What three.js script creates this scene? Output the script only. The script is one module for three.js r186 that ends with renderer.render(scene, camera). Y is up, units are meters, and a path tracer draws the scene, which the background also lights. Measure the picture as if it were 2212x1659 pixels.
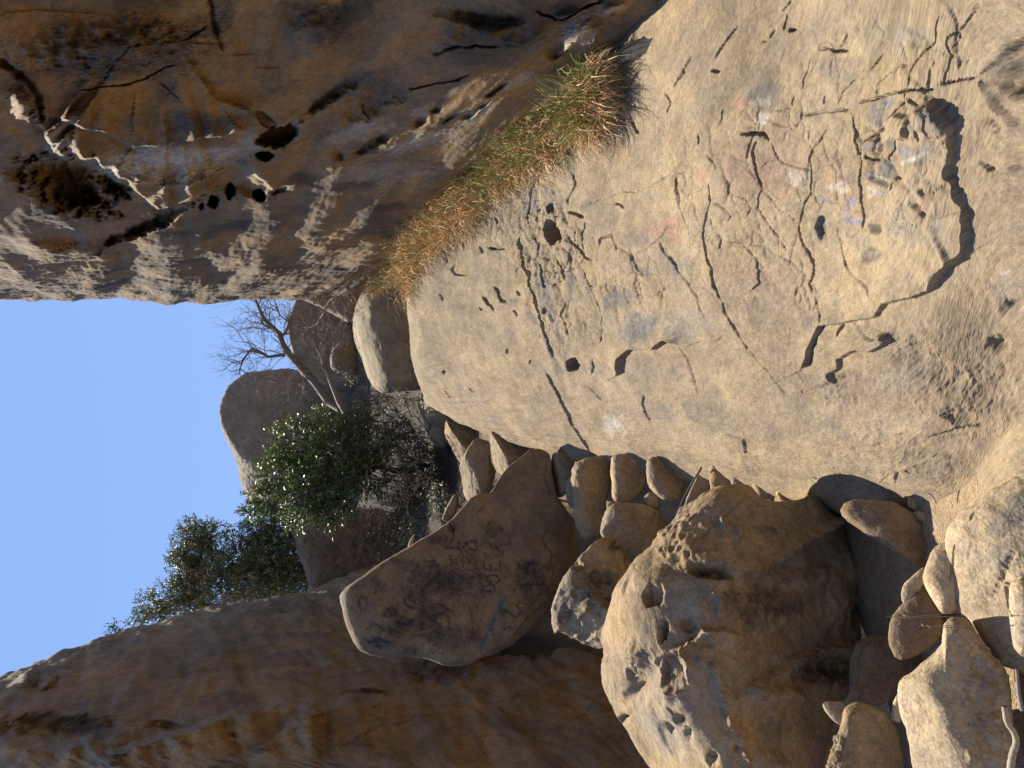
import * as THREE from 'three';
import { mergeGeometries } from 'three/addons/utils/BufferGeometryUtils.js';

// ---------------------------------------------------------------- camera, sky, sun, exposure
// The photograph was taken upright and stored on its side: the camera is rolled a quarter turn.
const scene = new THREE.Scene();
const EYE = new THREE.Vector3(0, 1.5, 0);
const camera = new THREE.PerspectiveCamera(53.13, 4 / 3, 0.05, 2000);
camera.position.copy(EYE);
camera.up.set(1, 0, 0);
camera.lookAt(0, 1.5, -10);
const SUN = new THREE.Vector3(-0.155, 0.82, -0.46).normalize();
const sun = new THREE.DirectionalLight(new THREE.Color(1.0, 0.91, 0.76), 4.7);
sun.position.copy(SUN).multiplyScalar(60).add(new THREE.Vector3(0, 1, -6));
sun.target.position.set(0, 1, -6);
sun.castShadow = true;
sun.shadow.mapSize.set(4096, 4096);
sun.shadow.camera.left = -14; sun.shadow.camera.right = 14; sun.shadow.camera.top = 18; sun.shadow.camera.bottom = -18;
sun.shadow.camera.near = 1; sun.shadow.camera.far = 120;
sun.shadow.radius = 1;
scene.add(sun, sun.target);
{
  const W = 256, H = 128, data = new Float32Array(W * H * 4);
  for (let j = 0; j < H; j++) for (let i = 0; i < W; i++) {
    const el = ((j + 0.5) / H - 0.5) * Math.PI;              // elevation, bottom row is the nadir
    const az = ((i + 0.5) / W - 0.5) * 2 * Math.PI;
    const d = new THREE.Vector3(Math.cos(el) * Math.sin(az), Math.sin(el), -Math.cos(el) * Math.cos(az));
    const h = Math.max(0, Math.sin(el));
    const g = Math.max(0, d.dot(SUN));
    const t = Math.pow(1 - h, 2.2);                          // paler towards the horizon
    const glow = 0.06 * Math.pow(g, 6);
    const o = (j * W + i) * 4;
    data[o] = 0.135 + 0.065 * t + glow; data[o + 1] = 0.232 + 0.075 * t + glow; data[o + 2] = 0.475 + 0.05 * t + glow * 0.8; data[o + 3] = 1;
    if (el < 0) { data[o] = 0.10; data[o + 1] = 0.085; data[o + 2] = 0.065; }
  }
  const sky = new THREE.DataTexture(data, W, H, THREE.RGBAFormat, THREE.FloatType);
  sky.mapping = THREE.EquirectangularReflectionMapping;
  sky.magFilter = sky.minFilter = THREE.LinearFilter;
  sky.needsUpdate = true;
  scene.background = sky; scene.environment = sky;
}
const renderer = new THREE.WebGLRenderer({ antialias: true });
renderer.toneMapping = THREE.LinearToneMapping;
renderer.toneMappingExposure = 2.0;
renderer.shadowMap.enabled = true;
renderer.shadowMap.type = THREE.PCFSoftShadowMap;

// ---------------------------------------------------------------- measuring
// Survey coordinates: the sheet 2212 x 1659 on which the place was measured, plus a distance in metres.
const K = 0.6667 / 1106;
const at = (px, py, d) => new THREE.Vector3((829.5 - py) * K * d, 1.5 + (1106 - px) * K * d, -d);
// detail sheets of the survey, each 2212 wide over 768 of the main sheet
const SH = { A: [0, 0], B: [713.2, 0], C: [1443.9, 0], D: [0, 548.6], E: [713.2, 548.6], F: [1443.9, 548.6], G: [0, 1083], H: [713.2, 1083], I: [1443.9, 1083], M: null };
const Q = 768 / 2212;
function pl(s, a) {                                          // flat list on a detail sheet -> points on the main sheet
  const r = [];
  for (let i = 0; i < a.length; i += 2) r.push(s === 'M' ? [a[i], a[i + 1]] : [SH[s][0] + a[i] * Q, SH[s][1] + a[i + 1] * Q]);
  return r;
}
function rng(seed) { let a = seed >>> 0; return () => { a = (a + 0x6D2B79F5) | 0; let t = Math.imul(a ^ (a >>> 15), 1 | a); t = (t + Math.imul(t ^ (t >>> 7), 61 | t)) ^ t; return ((t ^ (t >>> 14)) >>> 0) / 4294967296; }; }

// ---------------------------------------------------------------- noise
const PERM = new Uint8Array(512);
{ const r = rng(7), p = [...Array(256).keys()]; for (let i = 255; i > 0; i--) { const j = Math.floor(r() * (i + 1)); [p[i], p[j]] = [p[j], p[i]]; } for (let i = 0; i < 512; i++) PERM[i] = p[i & 255]; }
function grad(h, x, y, z) { h &= 15; const u = h < 8 ? x : y, v = h < 4 ? y : (h === 12 || h === 14 ? x : z); return ((h & 1) ? -u : u) + ((h & 2) ? -v : v); }
function N3(x, y, z) {
  const fx = Math.floor(x), fy = Math.floor(y), fz = Math.floor(z);
  const X = fx & 255, Y = fy & 255, Z = fz & 255; x -= fx; y -= fy; z -= fz;
  const u = x * x * x * (x * (x * 6 - 15) + 10), v = y * y * y * (y * (y * 6 - 15) + 10), w = z * z * z * (z * (z * 6 - 15) + 10);
  const A = PERM[X] + Y, AA = PERM[A] + Z, AB = PERM[A + 1] + Z, B = PERM[X + 1] + Y, BA = PERM[B] + Z, BB = PERM[B + 1] + Z;
  const l = (a, b, t) => a + (b - a) * t;
  return l(l(l(grad(PERM[AA], x, y, z), grad(PERM[BA], x - 1, y, z), u), l(grad(PERM[AB], x, y - 1, z), grad(PERM[BB], x - 1, y - 1, z), u), v),
    l(l(grad(PERM[AA + 1], x, y, z - 1), grad(PERM[BA + 1], x - 1, y, z - 1), u), l(grad(PERM[AB + 1], x, y - 1, z - 1), grad(PERM[BB + 1], x - 1, y - 1, z - 1), u), v), w);
}
function fbm(x, y, z, o) { let s = 0, a = 1, n = 0; { const X = 0.8 * x + 0.6 * y, Y = -0.5 * x + 0.67 * y + 0.55 * z; z = 0.33 * x - 0.44 * y + 0.83 * z; x = X; y = Y; } for (let i = 0; i < o; i++) { s += a * N3(x, y, z); n += a; a *= 0.5; const X = 1.62 * x + 1.22 * y + 17.1, Y = -1.16 * x + 1.47 * y + 0.78 * z - 9.7; z = 0.47 * x - 0.63 * y + 1.87 * z + 5.3; x = X; y = Y; } return s / n; }
function ridge(x, y, z, o) { let s = 0, a = 1, n = 0; { const X = 0.8 * x + 0.6 * y, Y = -0.5 * x + 0.67 * y + 0.55 * z; z = 0.33 * x - 0.44 * y + 0.83 * z; x = X; y = Y; } for (let i = 0; i < o; i++) { s += a * (1 - 2 * Math.abs(N3(x, y, z))); n += a; a *= 0.5; const X = 1.68 * x + 1.26 * y + 7.1, Y = -1.2 * x + 1.5 * y + 0.8 * z - 3.7; z = 0.49 * x - 0.65 * y + 1.94 * z + 1.3; x = X; y = Y; } return s / n; }
const sstep = (a, b, x) => { const t = Math.min(1, Math.max(0, (x - a) / (b - a))); return t * t * (3 - 2 * t); };
// along the bedding: the strata of the gorge rise away from the camera
function bed(p, along, across) {                             // coordinates stretched along the bedding direction (0, .42, -.907)
  const s = p.y * 0.42 - p.z * 0.907, t = p.y * 0.907 + p.z * 0.42;
  return [s / along, t / across, p.x / across];
}

function cells(x, y, z, out) {                               // nearest and second nearest of scattered points, and a number for the nearest
  const fx = Math.floor(x), fy = Math.floor(y), fz = Math.floor(z); let a = 9, b = 9, id = 0;
  for (let i = -1; i < 2; i++) for (let j = -1; j < 2; j++) for (let k = -1; k < 2; k++) {
    const X = fx + i, Y = fy + j, Z = fz + k, h = PERM[PERM[PERM[X & 255] + (Y & 255)] + (Z & 255)], h2 = PERM[h + 57], h3 = PERM[h2 + 101];
    const d = Math.hypot(X + h / 255 - x, Y + h2 / 255 - y, Z + h3 / 255 - z); if (d < a) { b = a; a = d; id = h; } else if (d < b) b = d;
  }
  out[0] = a; out[1] = b; out[2] = id / 255;
}
const CELL = [0, 0, 0];
// ---------------------------------------------------------------- carving
// Features of a rock face: cracks, lips (one side proud of the other), bumps and hollows, patches of paint, lichen, stain or painted light.
const BIN = 24;
class Carve {
  constructor() { this.bins = new Map(); this.ell = []; this.paints = []; }
  _put(seg, pad) {
    const x0 = Math.floor((Math.min(seg.ax, seg.bx) - pad) / BIN), x1 = Math.floor((Math.max(seg.ax, seg.bx) + pad) / BIN);
    const y0 = Math.floor((Math.min(seg.ay, seg.by) - pad) / BIN), y1 = Math.floor((Math.max(seg.ay, seg.by) + pad) / BIN);
    for (let y = y0; y <= y1; y++) for (let x = x0; x <= x1; x++) { const k = y * 4096 + x; let b = this.bins.get(k); if (!b) this.bins.set(k, b = []); b.push(seg); }
  }
  line(type, s, w, h, arr, extra) {
    const p = pl(s, arr), id = Carve.n = (Carve.n || 0) + 1; let L = 0; const cum = [0];
    for (let i = 1; i < p.length; i++) { L += Math.hypot(p[i][0] - p[i - 1][0], p[i][1] - p[i - 1][1]); cum.push(L); }
    for (let i = 1; i < p.length; i++) {
      const seg = { type, id, ax: p[i - 1][0], ay: p[i - 1][1], bx: p[i][0], by: p[i][1], w, h, c0: cum[i - 1], c1: cum[i], L, ...extra };
      this._put(seg, type === 'lip' ? extra.fall * 2.2 + 4 : w * 1.6 + 3);
    }
    return this;
  }
  crack(s, w, h, arr) { return this.line('crack', s, w, h, arr, {}); }
  lip(s, h, fall, side, arr, soft = 3.2) { return this.line('lip', s, 1, h, arr, { fall, side, soft }); }   // side +1: the raised side lies to the left of travel on the sheet
  stroke(s, w, col, a, arr) { return this.line('paint', s, w, 0, arr, { col, a }); }
  bump(s, cx, cy, rx, ry, rot, h, p = 2) { const [c] = pl(s, [cx, cy]); const q = s === 'M' ? 1 : Q; this.ell.push({ x: c[0], y: c[1], rx: rx * q, ry: ry * q, c: Math.cos(rot * Math.PI / 180), s: Math.sin(rot * Math.PI / 180), h, p, R: Math.max(rx, ry) * q * 1.35 }); return this; }
  plates(s, cx, cy, rx, ry, rot, size, groove, step) { this.bump(s, cx, cy, rx, ry, rot, 1); Object.assign(this.ell[this.ell.length - 1], { size, groove, step }); return this; }   // polygonal plates parted by hairline joints
  crumble(s, cx, cy, rx, ry, rot, amp, freq) { this.bump(s, cx, cy, rx, ry, rot, amp); this.ell[this.ell.length - 1].freq = freq; return this; }   // broken, grainy surface
  patch(s, cx, cy, rx, ry, rot, col, a, rough = 0.5) { const [c] = pl(s, [cx, cy]); const q = s === 'M' ? 1 : Q; this.paints.push({ x: c[0], y: c[1], rx: rx * q, ry: ry * q, c: Math.cos(rot * Math.PI / 180), s: Math.sin(rot * Math.PI / 180), col, a, rough, R: Math.max(rx, ry) * q * 1.7 }); return this; }
  // returns height in metres; paint goes into out (r,g,b)
  eval(px, py, p, col) {
    let H = 0;
    const jx = px + 2.2 * N3(px * 0.06, py * 0.06, 3.1) + 1.1 * N3(px * 0.19, py * 0.19, 8.1), jy = py + 2.2 * N3(px * 0.06, py * 0.06, 13.7) + 1.1 * N3(px * 0.19, py * 0.19, 1.4);
    const b = this.bins.get(Math.floor(py / BIN) * 4096 + Math.floor(px / BIN));
    if (b) {
      const best = new Map();
      for (const s of b) {
        const dx = s.bx - s.ax, dy = s.by - s.ay, l2 = dx * dx + dy * dy || 1e-6;
        let t = ((jx - s.ax) * dx + (jy - s.ay) * dy) / l2; t = t < 0 ? 0 : t > 1 ? 1 : t;
        const ex = jx - s.ax - t * dx, ey = jy - s.ay - t * dy, d = Math.hypot(ex, ey);
        const q = best.get(s.id);
        if (!q || d < q.d - 1e-4) best.set(s.id, { d, s, t, sgn: (dx * ey - dy * ex) > 0 ? 1 : -1 });
      }
      for (const { d, s, t, sgn } of best.values()) {
        const al = s.c0 + (s.c1 - s.c0) * t;
        const tap = Math.min(1, Math.min(al, s.L - al) / Math.min(14, s.L * 0.25) + 0.25);
        if (s.type === 'crack') {
          const vary = 0.9 + 0.55 * N3(al * 0.05 + s.id * 3.3, s.id * 0.37, 0.5);
          const w = s.w * 0.36 * tap * vary + 0.45;
          const k = d / w; if (k < 1.6) H -= s.h * 0.75 * tap * vary * (k < 0.45 ? 1 : 1 - sstep(0.45, 1.6, k));
        } else if (s.type === 'lip') {
          if (sgn === s.side) { const e = sstep(0, s.soft, d); H += s.h * Math.min(1, tap) * e * Math.exp(-Math.max(0, d - 2) / s.fall) * (0.85 + 0.5 * N3(al * 0.03, s.id, 2.5)); }
        } else if (col) {
          const k = d / (s.w * 1.35); if (k < 1.3) { const m = (1 - sstep(0.5, 1.3, k)) * s.a * sstep(-0.55, 0.1, N3(p.x * 60, p.y * 60, p.z * 60)); col[0] += (s.col[0] - col[0]) * m; col[1] += (s.col[1] - col[1]) * m; col[2] += (s.col[2] - col[2]) * m; }
        }
      }
    }
    for (const e of this.ell) {
      const dx = jx - e.x, dy = jy - e.y; if (dx > e.R || dx < -e.R || dy > e.R || dy < -e.R) continue;
      const u = (dx * e.c + dy * e.s) / e.rx, v = (-dx * e.s + dy * e.c) / e.ry, r = Math.sqrt(u * u + v * v);
      const rr = r + 0.28 * N3(px * 0.045 + e.x, py * 0.045, 4.2) + 0.14 * N3(px * 0.13, py * 0.13 + e.y, 7.2);
      if (e.size) { if (rr < 1.3) { const q = 1 / e.size, n1 = 0.35 * N3(p.x * 9, p.y * 9, p.z * 9), n2 = 0.35 * N3(p.x * 9 + 5, p.y * 9, p.z * 9); cells(p.x * q + n1, p.y * q + n2, p.z * q + 0.08 * N3(p.x * 40, p.y * 40, p.z * 40), CELL); const m = 1 - sstep(0.75, 1.2, rr), f = CELL[1] - CELL[0]; H += m * (e.step * (CELL[2] - 0.5) * sstep(0, 0.06, f) - e.groove * (1 - sstep(0.01, 0.05, f)) * sstep(-0.3, 0.25, N3(p.x * 4, p.y * 4, p.z * 4 + 7)) + e.step * 0.5 * sstep(0, 0.4, f)); } continue; }
      if (e.freq) { if (rr < 1.3) H += e.h * (1 - sstep(0.75, 1.2, rr)) * (fbm(p.x * e.freq, p.y * e.freq, p.z * e.freq, 4) + 0.35 * ridge(p.x * e.freq * 2.3, p.y * e.freq * 2.3, p.z * e.freq * 2.3, 2)); continue; }
      if (rr < 1.3) H += e.h * (1 - sstep(e.p > 2 ? 0.7 : 0.05, e.p > 2 ? 1.05 : 1.3, rr));
    }
    if (col) for (const e of this.paints) {
      const dx = px - e.x, dy = py - e.y; if (dx > e.R || dx < -e.R || dy > e.R || dy < -e.R) continue;
      const u = (dx * e.c + dy * e.s) / e.rx, v = (-dx * e.s + dy * e.c) / e.ry, r = Math.sqrt(u * u + v * v) + e.rough * (1.1 * fbm(p.x * 9 + 5, p.y * 9, p.z * 9, 3) + 0.6 * N3(p.x * 55, p.y * 55, p.z * 55));
      const m = r > 1.3 ? 0 : Math.min(0.97, e.a * 1.3) * (1 - sstep(0.55, 1.25, r)) * (0.5 + 0.5 * sstep(-0.3, 0.25, N3(p.x * 75, p.y * 75, p.z * 75) + 0.7 * N3(p.x * 21, p.y * 21, p.z * 21 + 3)));
      if (m > 0) { col[0] += (e.col[0] - col[0]) * m; col[1] += (e.col[1] - col[1]) * m; col[2] += (e.col[2] - col[2]) * m; }
    }
    return H;
  }
}
function project(p) { const d = -p.z; if (d < 0.2) return null; return [1106 - (p.y - 1.5) / (K * d), 829.5 - p.x / (K * d)]; }

// ---------------------------------------------------------------- materials
function grainTexture(seed, size, freqs) {                   // tiling height noise for fine relief
  const r = rng(seed), d = new Uint8Array(size * size * 4), f = new Float32Array(size * size);
  for (const [cells, amp] of freqs) {
    const g = new Float32Array(cells * cells); for (let i = 0; i < g.length; i++) g[i] = r() * 2 - 1;
    for (let y = 0; y < size; y++) for (let x = 0; x < size; x++) {
      const u = x / size * cells, v = y / size * cells, i = Math.floor(u), j = Math.floor(v);
      let a = u - i, b = v - j; a = a * a * (3 - 2 * a); b = b * b * (3 - 2 * b);
      const i1 = (i + 1) % cells, j1 = (j + 1) % cells;
      f[y * size + x] += amp * ((g[j * cells + i] * (1 - a) + g[j * cells + i1] * a) * (1 - b) + (g[j1 * cells + i] * (1 - a) + g[j1 * cells + i1] * a) * b);
    }
  }
  for (let i = 0; i < f.length; i++) { const v = Math.max(0, Math.min(255, 128 + 90 * f[i])); d[i * 4] = d[i * 4 + 1] = d[i * 4 + 2] = v; d[i * 4 + 3] = 255; }
  const t = new THREE.DataTexture(d, size, size); t.wrapS = t.wrapT = THREE.RepeatWrapping; t.magFilter = THREE.LinearFilter; t.minFilter = THREE.LinearMipmapLinearFilter; t.generateMipmaps = true; t.needsUpdate = true;
  return t;
}
const GRAIN = grainTexture(11, 1024, [[24, 0.3], [60, 0.35], [150, 0.45], [330, 0.55], [512, 0.4]]);
// sand grain and speckle of the stone itself, laid over the vertex colours
function speckleTexture(seed, size) {
  const r = rng(seed), d = new Uint8Array(size * size * 4), f = new Float32Array(size * size), w = new Float32Array(size * size);
  for (const [cells, amp, into] of [[9, 0.05, f], [21, 0.06, f], [55, 0.06, f], [130, 0.07, f], [300, 0.08, f], [512, 0.09, f], [17, 0.5, w], [70, 0.5, w]]) {
    const g = new Float32Array(cells * cells); for (let i = 0; i < g.length; i++) g[i] = r() * 2 - 1;
    for (let y = 0; y < size; y++) for (let x = 0; x < size; x++) {
      const u = x / size * cells, v = y / size * cells, i = Math.floor(u), j = Math.floor(v); let a = u - i, b = v - j; a = a * a * (3 - 2 * a); b = b * b * (3 - 2 * b);
      const i1 = (i + 1) % cells, j1 = (j + 1) % cells; into[y * size + x] += amp * ((g[j * cells + i] * (1 - a) + g[j * cells + i1] * a) * (1 - b) + (g[j1 * cells + i] * (1 - a) + g[j1 * cells + i1] * a) * b);
    }
  }
  for (let i = 0; i < f.length; i++) { const v = 0.9 + 0.85 * f[i] - (r() < 0.012 ? 0.16 : 0); const q = [v * (1 + 0.02 * w[i]), v, v * (1 - 0.05 * w[i])]; for (let k = 0; k < 3; k++) d[i * 4 + k] = Math.max(0, Math.min(255, 255 * q[k])); d[i * 4 + 3] = 255; }
  const t = new THREE.DataTexture(d, size, size); t.wrapS = t.wrapT = THREE.RepeatWrapping; t.magFilter = THREE.LinearFilter; t.minFilter = THREE.LinearMipmapLinearFilter; t.generateMipmaps = true; t.colorSpace = THREE.SRGBColorSpace; t.needsUpdate = true; return t;
}
const SPECKLE = speckleTexture(19, 1024);
const rockMat = new THREE.MeshStandardMaterial({ vertexColors: true, roughness: 0.95, metalness: 0, bumpMap: GRAIN, bumpScale: 0.003, map: SPECKLE });
const soilMat = new THREE.MeshStandardMaterial({ vertexColors: true, roughness: 1, metalness: 0, bumpMap: GRAIN, bumpScale: 0.012, map: SPECKLE });

// ---------------------------------------------------------------- naming
const taken = new Map();
function numbered(n) { const k = taken.get(n) || 0; taken.set(n, k + 1); return k ? n + '_' + String(k).padStart(3, '0') : n; }
function add(o, name, label, category, group, kind) {
  o.name = numbered(name); o.userData = { label, category };
  if (group) o.userData.group = group;
  if (kind) o.userData.kind = kind;
  o.traverse(m => { if (m.isMesh) { m.castShadow = true; m.receiveShadow = true; } });
  scene.add(o); return o;
}
function part(parent, name, geo, mat) { const m = new THREE.Mesh(geo, mat); m.name = name; parent.add(m); return m; }

// ---------------------------------------------------------------- rock colour: base skin tones varied by grain, iron staining, lichen
function tint(p, s, o) {
  const f1 = fbm(p.x * 0.9 + s.seed, p.y * 0.9, p.z * 0.9, 3), f2 = fbm(p.x * 5 + s.seed, p.y * 5 + 3, p.z * 5, 3), f3 = N3(p.x * 38, p.y * 38, p.z * 38 + s.seed), f4 = N3(p.x * 110, p.y * 110, p.z * 110);
  const b = bed(p, 1.1, 0.16), st = fbm(b[0] + s.seed, b[1], b[2], 3);
  let k = 1.22 + 0.22 * f1 + 0.22 * f2 + 0.15 * f3 + 0.12 * f4 + (s.streak || 0) * st;
  const y = Math.max(0, Math.min(1, 0.5 + (s.ochre || 0.8) * (f1 * 0.8 + f2 * 0.7 + st * (s.streak ? 1.2 : 0.3))));
  for (let i = 0; i < 3; i++) o[i] = (s.a[i] + (s.b[i] - s.a[i]) * y) * k;
  if (s.dark) { const m = s.dark * sstep(0.06, 0.36, fbm(p.x * 1.7 + 31, p.y * 1.7 + s.seed, p.z * 1.7, 4) + 0.15 * f3); for (let i = 0; i < 3; i++) o[i] += (s.dk[i] - o[i]) * m; }
  if (s.pale) { const m = s.pale * sstep(0.18, 0.5, fbm(p.x * 2.3 + 71, p.y * 2.3, p.z * 2.3 + s.seed, 4) + 0.2 * f3); for (let i = 0; i < 3; i++) o[i] += (s.pl[i] - o[i]) * m; }
}

// ---------------------------------------------------------------- a rock face from a net of measured points
function cr(a, b, c, d, t) { const t2 = t * t, t3 = t2 * t; return 0.5 * (2 * b + (c - a) * t + (2 * a - 5 * b + 4 * c - d) * t2 + (3 * b - a - 3 * c + d) * t3); }
function face(net, nu, nv, s) {
  const R = net.length, C = net[0].length, P = new Float64Array((nu + 1) * (nv + 1) * 3);
  const cl = (i, n) => i < 0 ? 0 : i >= n ? n - 1 : i;
  const su = s.du || (t => t), sv = s.dv || (t => t);
  const row = [];
  for (let i = 0; i <= nu; i++) {
    const u = su(i / nu) * (R - 1), iu = Math.min(R - 2, Math.floor(u)), fu = u - iu;
    for (let c = 0; c < C; c++) row[c] = ['x', 'y', 'z'].map(k => cr(net[cl(iu - 1, R)][c][k], net[iu][c][k], net[iu + 1][c][k], net[cl(iu + 2, R)][c][k], fu));
    for (let j = 0; j <= nv; j++) {
      const v = sv(j / nv) * (C - 1), iv = Math.min(C - 2, Math.floor(v)), fv = v - iv, o = (i * (nv + 1) + j) * 3;
      for (let k = 0; k < 3; k++) P[o + k] = cr(row[cl(iv - 1, C)][k], row[iv][k], row[iv + 1][k], row[cl(iv + 2, C)][k], fv);
    }
  }
  const n = (nu + 1) * (nv + 1), pos = new Float32Array(n * 3), col = new Float32Array(n * 3), uv = new Float32Array(n * 2), idx = new Uint32Array(nu * nv * 6);
  // smooth normals of the bare net
  const p = new THREE.Vector3(), nn = new THREE.Vector3(), e1 = new THREE.Vector3(), e2 = new THREE.Vector3(), o3 = [0, 0, 0], view = new THREE.Vector3();
  let q = 0;
  const dist = (a, b) => Math.hypot(P[a] - P[b], P[a + 1] - P[b + 1], P[a + 2] - P[b + 2]);
  for (let i = 0; i <= nu; i++) for (let j = 0; j <= nv; j++) {
    const k = i * (nv + 1) + j;
    const i0 = Math.max(0, i - 3), i1 = Math.min(nu, i + 3), j0 = Math.max(0, j - 3), j1 = Math.min(nv, j + 3);
    const a = (i0 * (nv + 1) + j) * 3, b = (i1 * (nv + 1) + j) * 3, c = (i * (nv + 1) + j0) * 3, d = (i * (nv + 1) + j1) * 3;
    e1.set(P[b] - P[a], P[b + 1] - P[a + 1], P[b + 2] - P[a + 2]); e2.set(P[d] - P[c], P[d + 1] - P[c + 1], P[d + 2] - P[c + 2]);
    nn.crossVectors(e1, e2).normalize(); if (s.flip) nn.negate();
    p.set(P[k * 3], P[k * 3 + 1], P[k * 3 + 2]);
    tint(p, s, o3);
    let h = s.relief(p, nn);
    view.copy(p).sub(EYE);
    if (view.dot(nn) < 0.02 * view.length()) { const pr = project(p); if (pr && pr[0] > -60 && pr[0] < 2280 && pr[1] > -60 && pr[1] < 1720) { const hc = s.carve.eval(pr[0], pr[1], p, o3); if (s.deep) { const L = view.length(), c = Math.max(0.45, -view.dot(nn) / L); p.addScaledVector(view, -hc / c / L); } else h += hc; } }
    pos[k * 3] = p.x + nn.x * h; pos[k * 3 + 1] = p.y + nn.y * h; pos[k * 3 + 2] = p.z + nn.z * h;
    col[k * 3] = o3[0]; col[k * 3 + 1] = o3[1]; col[k * 3 + 2] = o3[2];
    uv[k * 2] = i ? uv[(k - nv - 1) * 2] + dist(k * 3, (k - nv - 1) * 3) * (s.us || 0.55) : 0; uv[k * 2 + 1] = j ? uv[(k - 1) * 2 + 1] + dist(k * 3, (k - 1) * 3) * (s.vs || 0.55) : 0;
    if (i < nu && j < nv) { const m = k + nv + 1; if (s.flip) { idx[q++] = k; idx[q++] = k + 1; idx[q++] = m; idx[q++] = k + 1; idx[q++] = m + 1; idx[q++] = m; } else { idx[q++] = k; idx[q++] = m; idx[q++] = k + 1; idx[q++] = k + 1; idx[q++] = m; idx[q++] = m + 1; } }
  }
  const g = new THREE.BufferGeometry();
  g.setAttribute('position', new THREE.BufferAttribute(pos, 3)); g.setAttribute('color', new THREE.BufferAttribute(col, 3)); g.setAttribute('uv', new THREE.BufferAttribute(uv, 2));
  g.setIndex(new THREE.BufferAttribute(idx, 1)); g.computeVertexNormals();
  return g;
}

// ---------------------------------------------------------------- a boulder from a measured outline: a closed body with its own depth, flat sides and weathering
const cubeCache = new Map();
function cubeSphere(n) {
  if (cubeCache.has(n)) return cubeCache.get(n);
  const dirs = [], idx = [], map = new Map();
  const vid = (x, y, z) => { const k = (x * (n + 1) + y) * (n + 1) + z; let v = map.get(k); if (v === undefined) { v = dirs.length / 3; map.set(k, v); const t = c => Math.tan((2 * c / n - 1) * Math.PI / 4); const a = t(x), b = t(y), c = t(z), l = Math.hypot(a, b, c); dirs.push(a / l, b / l, c / l); } return v; };
  const faces = [[(i, j) => [n, i, j]], [(i, j) => [0, j, i]], [(i, j) => [j, n, i]], [(i, j) => [i, 0, j]], [(i, j) => [i, j, n]], [(i, j) => [j, i, 0]]];
  for (const [f] of faces) for (let i = 0; i < n; i++) for (let j = 0; j < n; j++) { const a = vid(...f(i, j)), b = vid(...f(i + 1, j)), c = vid(...f(i + 1, j + 1)), d = vid(...f(i, j + 1)); idx.push(a, b, c, a, c, d); }
  const r = { dirs, idx }; cubeCache.set(n, r); return r;
}
function chaikin(p) { const r = []; for (let i = 0; i < p.length; i++) { const a = p[i], b = p[(i + 1) % p.length]; r.push([a[0] * 0.78 + b[0] * 0.22, a[1] * 0.78 + b[1] * 0.22], [a[0] * 0.22 + b[0] * 0.78, a[1] * 0.22 + b[1] * 0.78]); } return r; }
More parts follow.
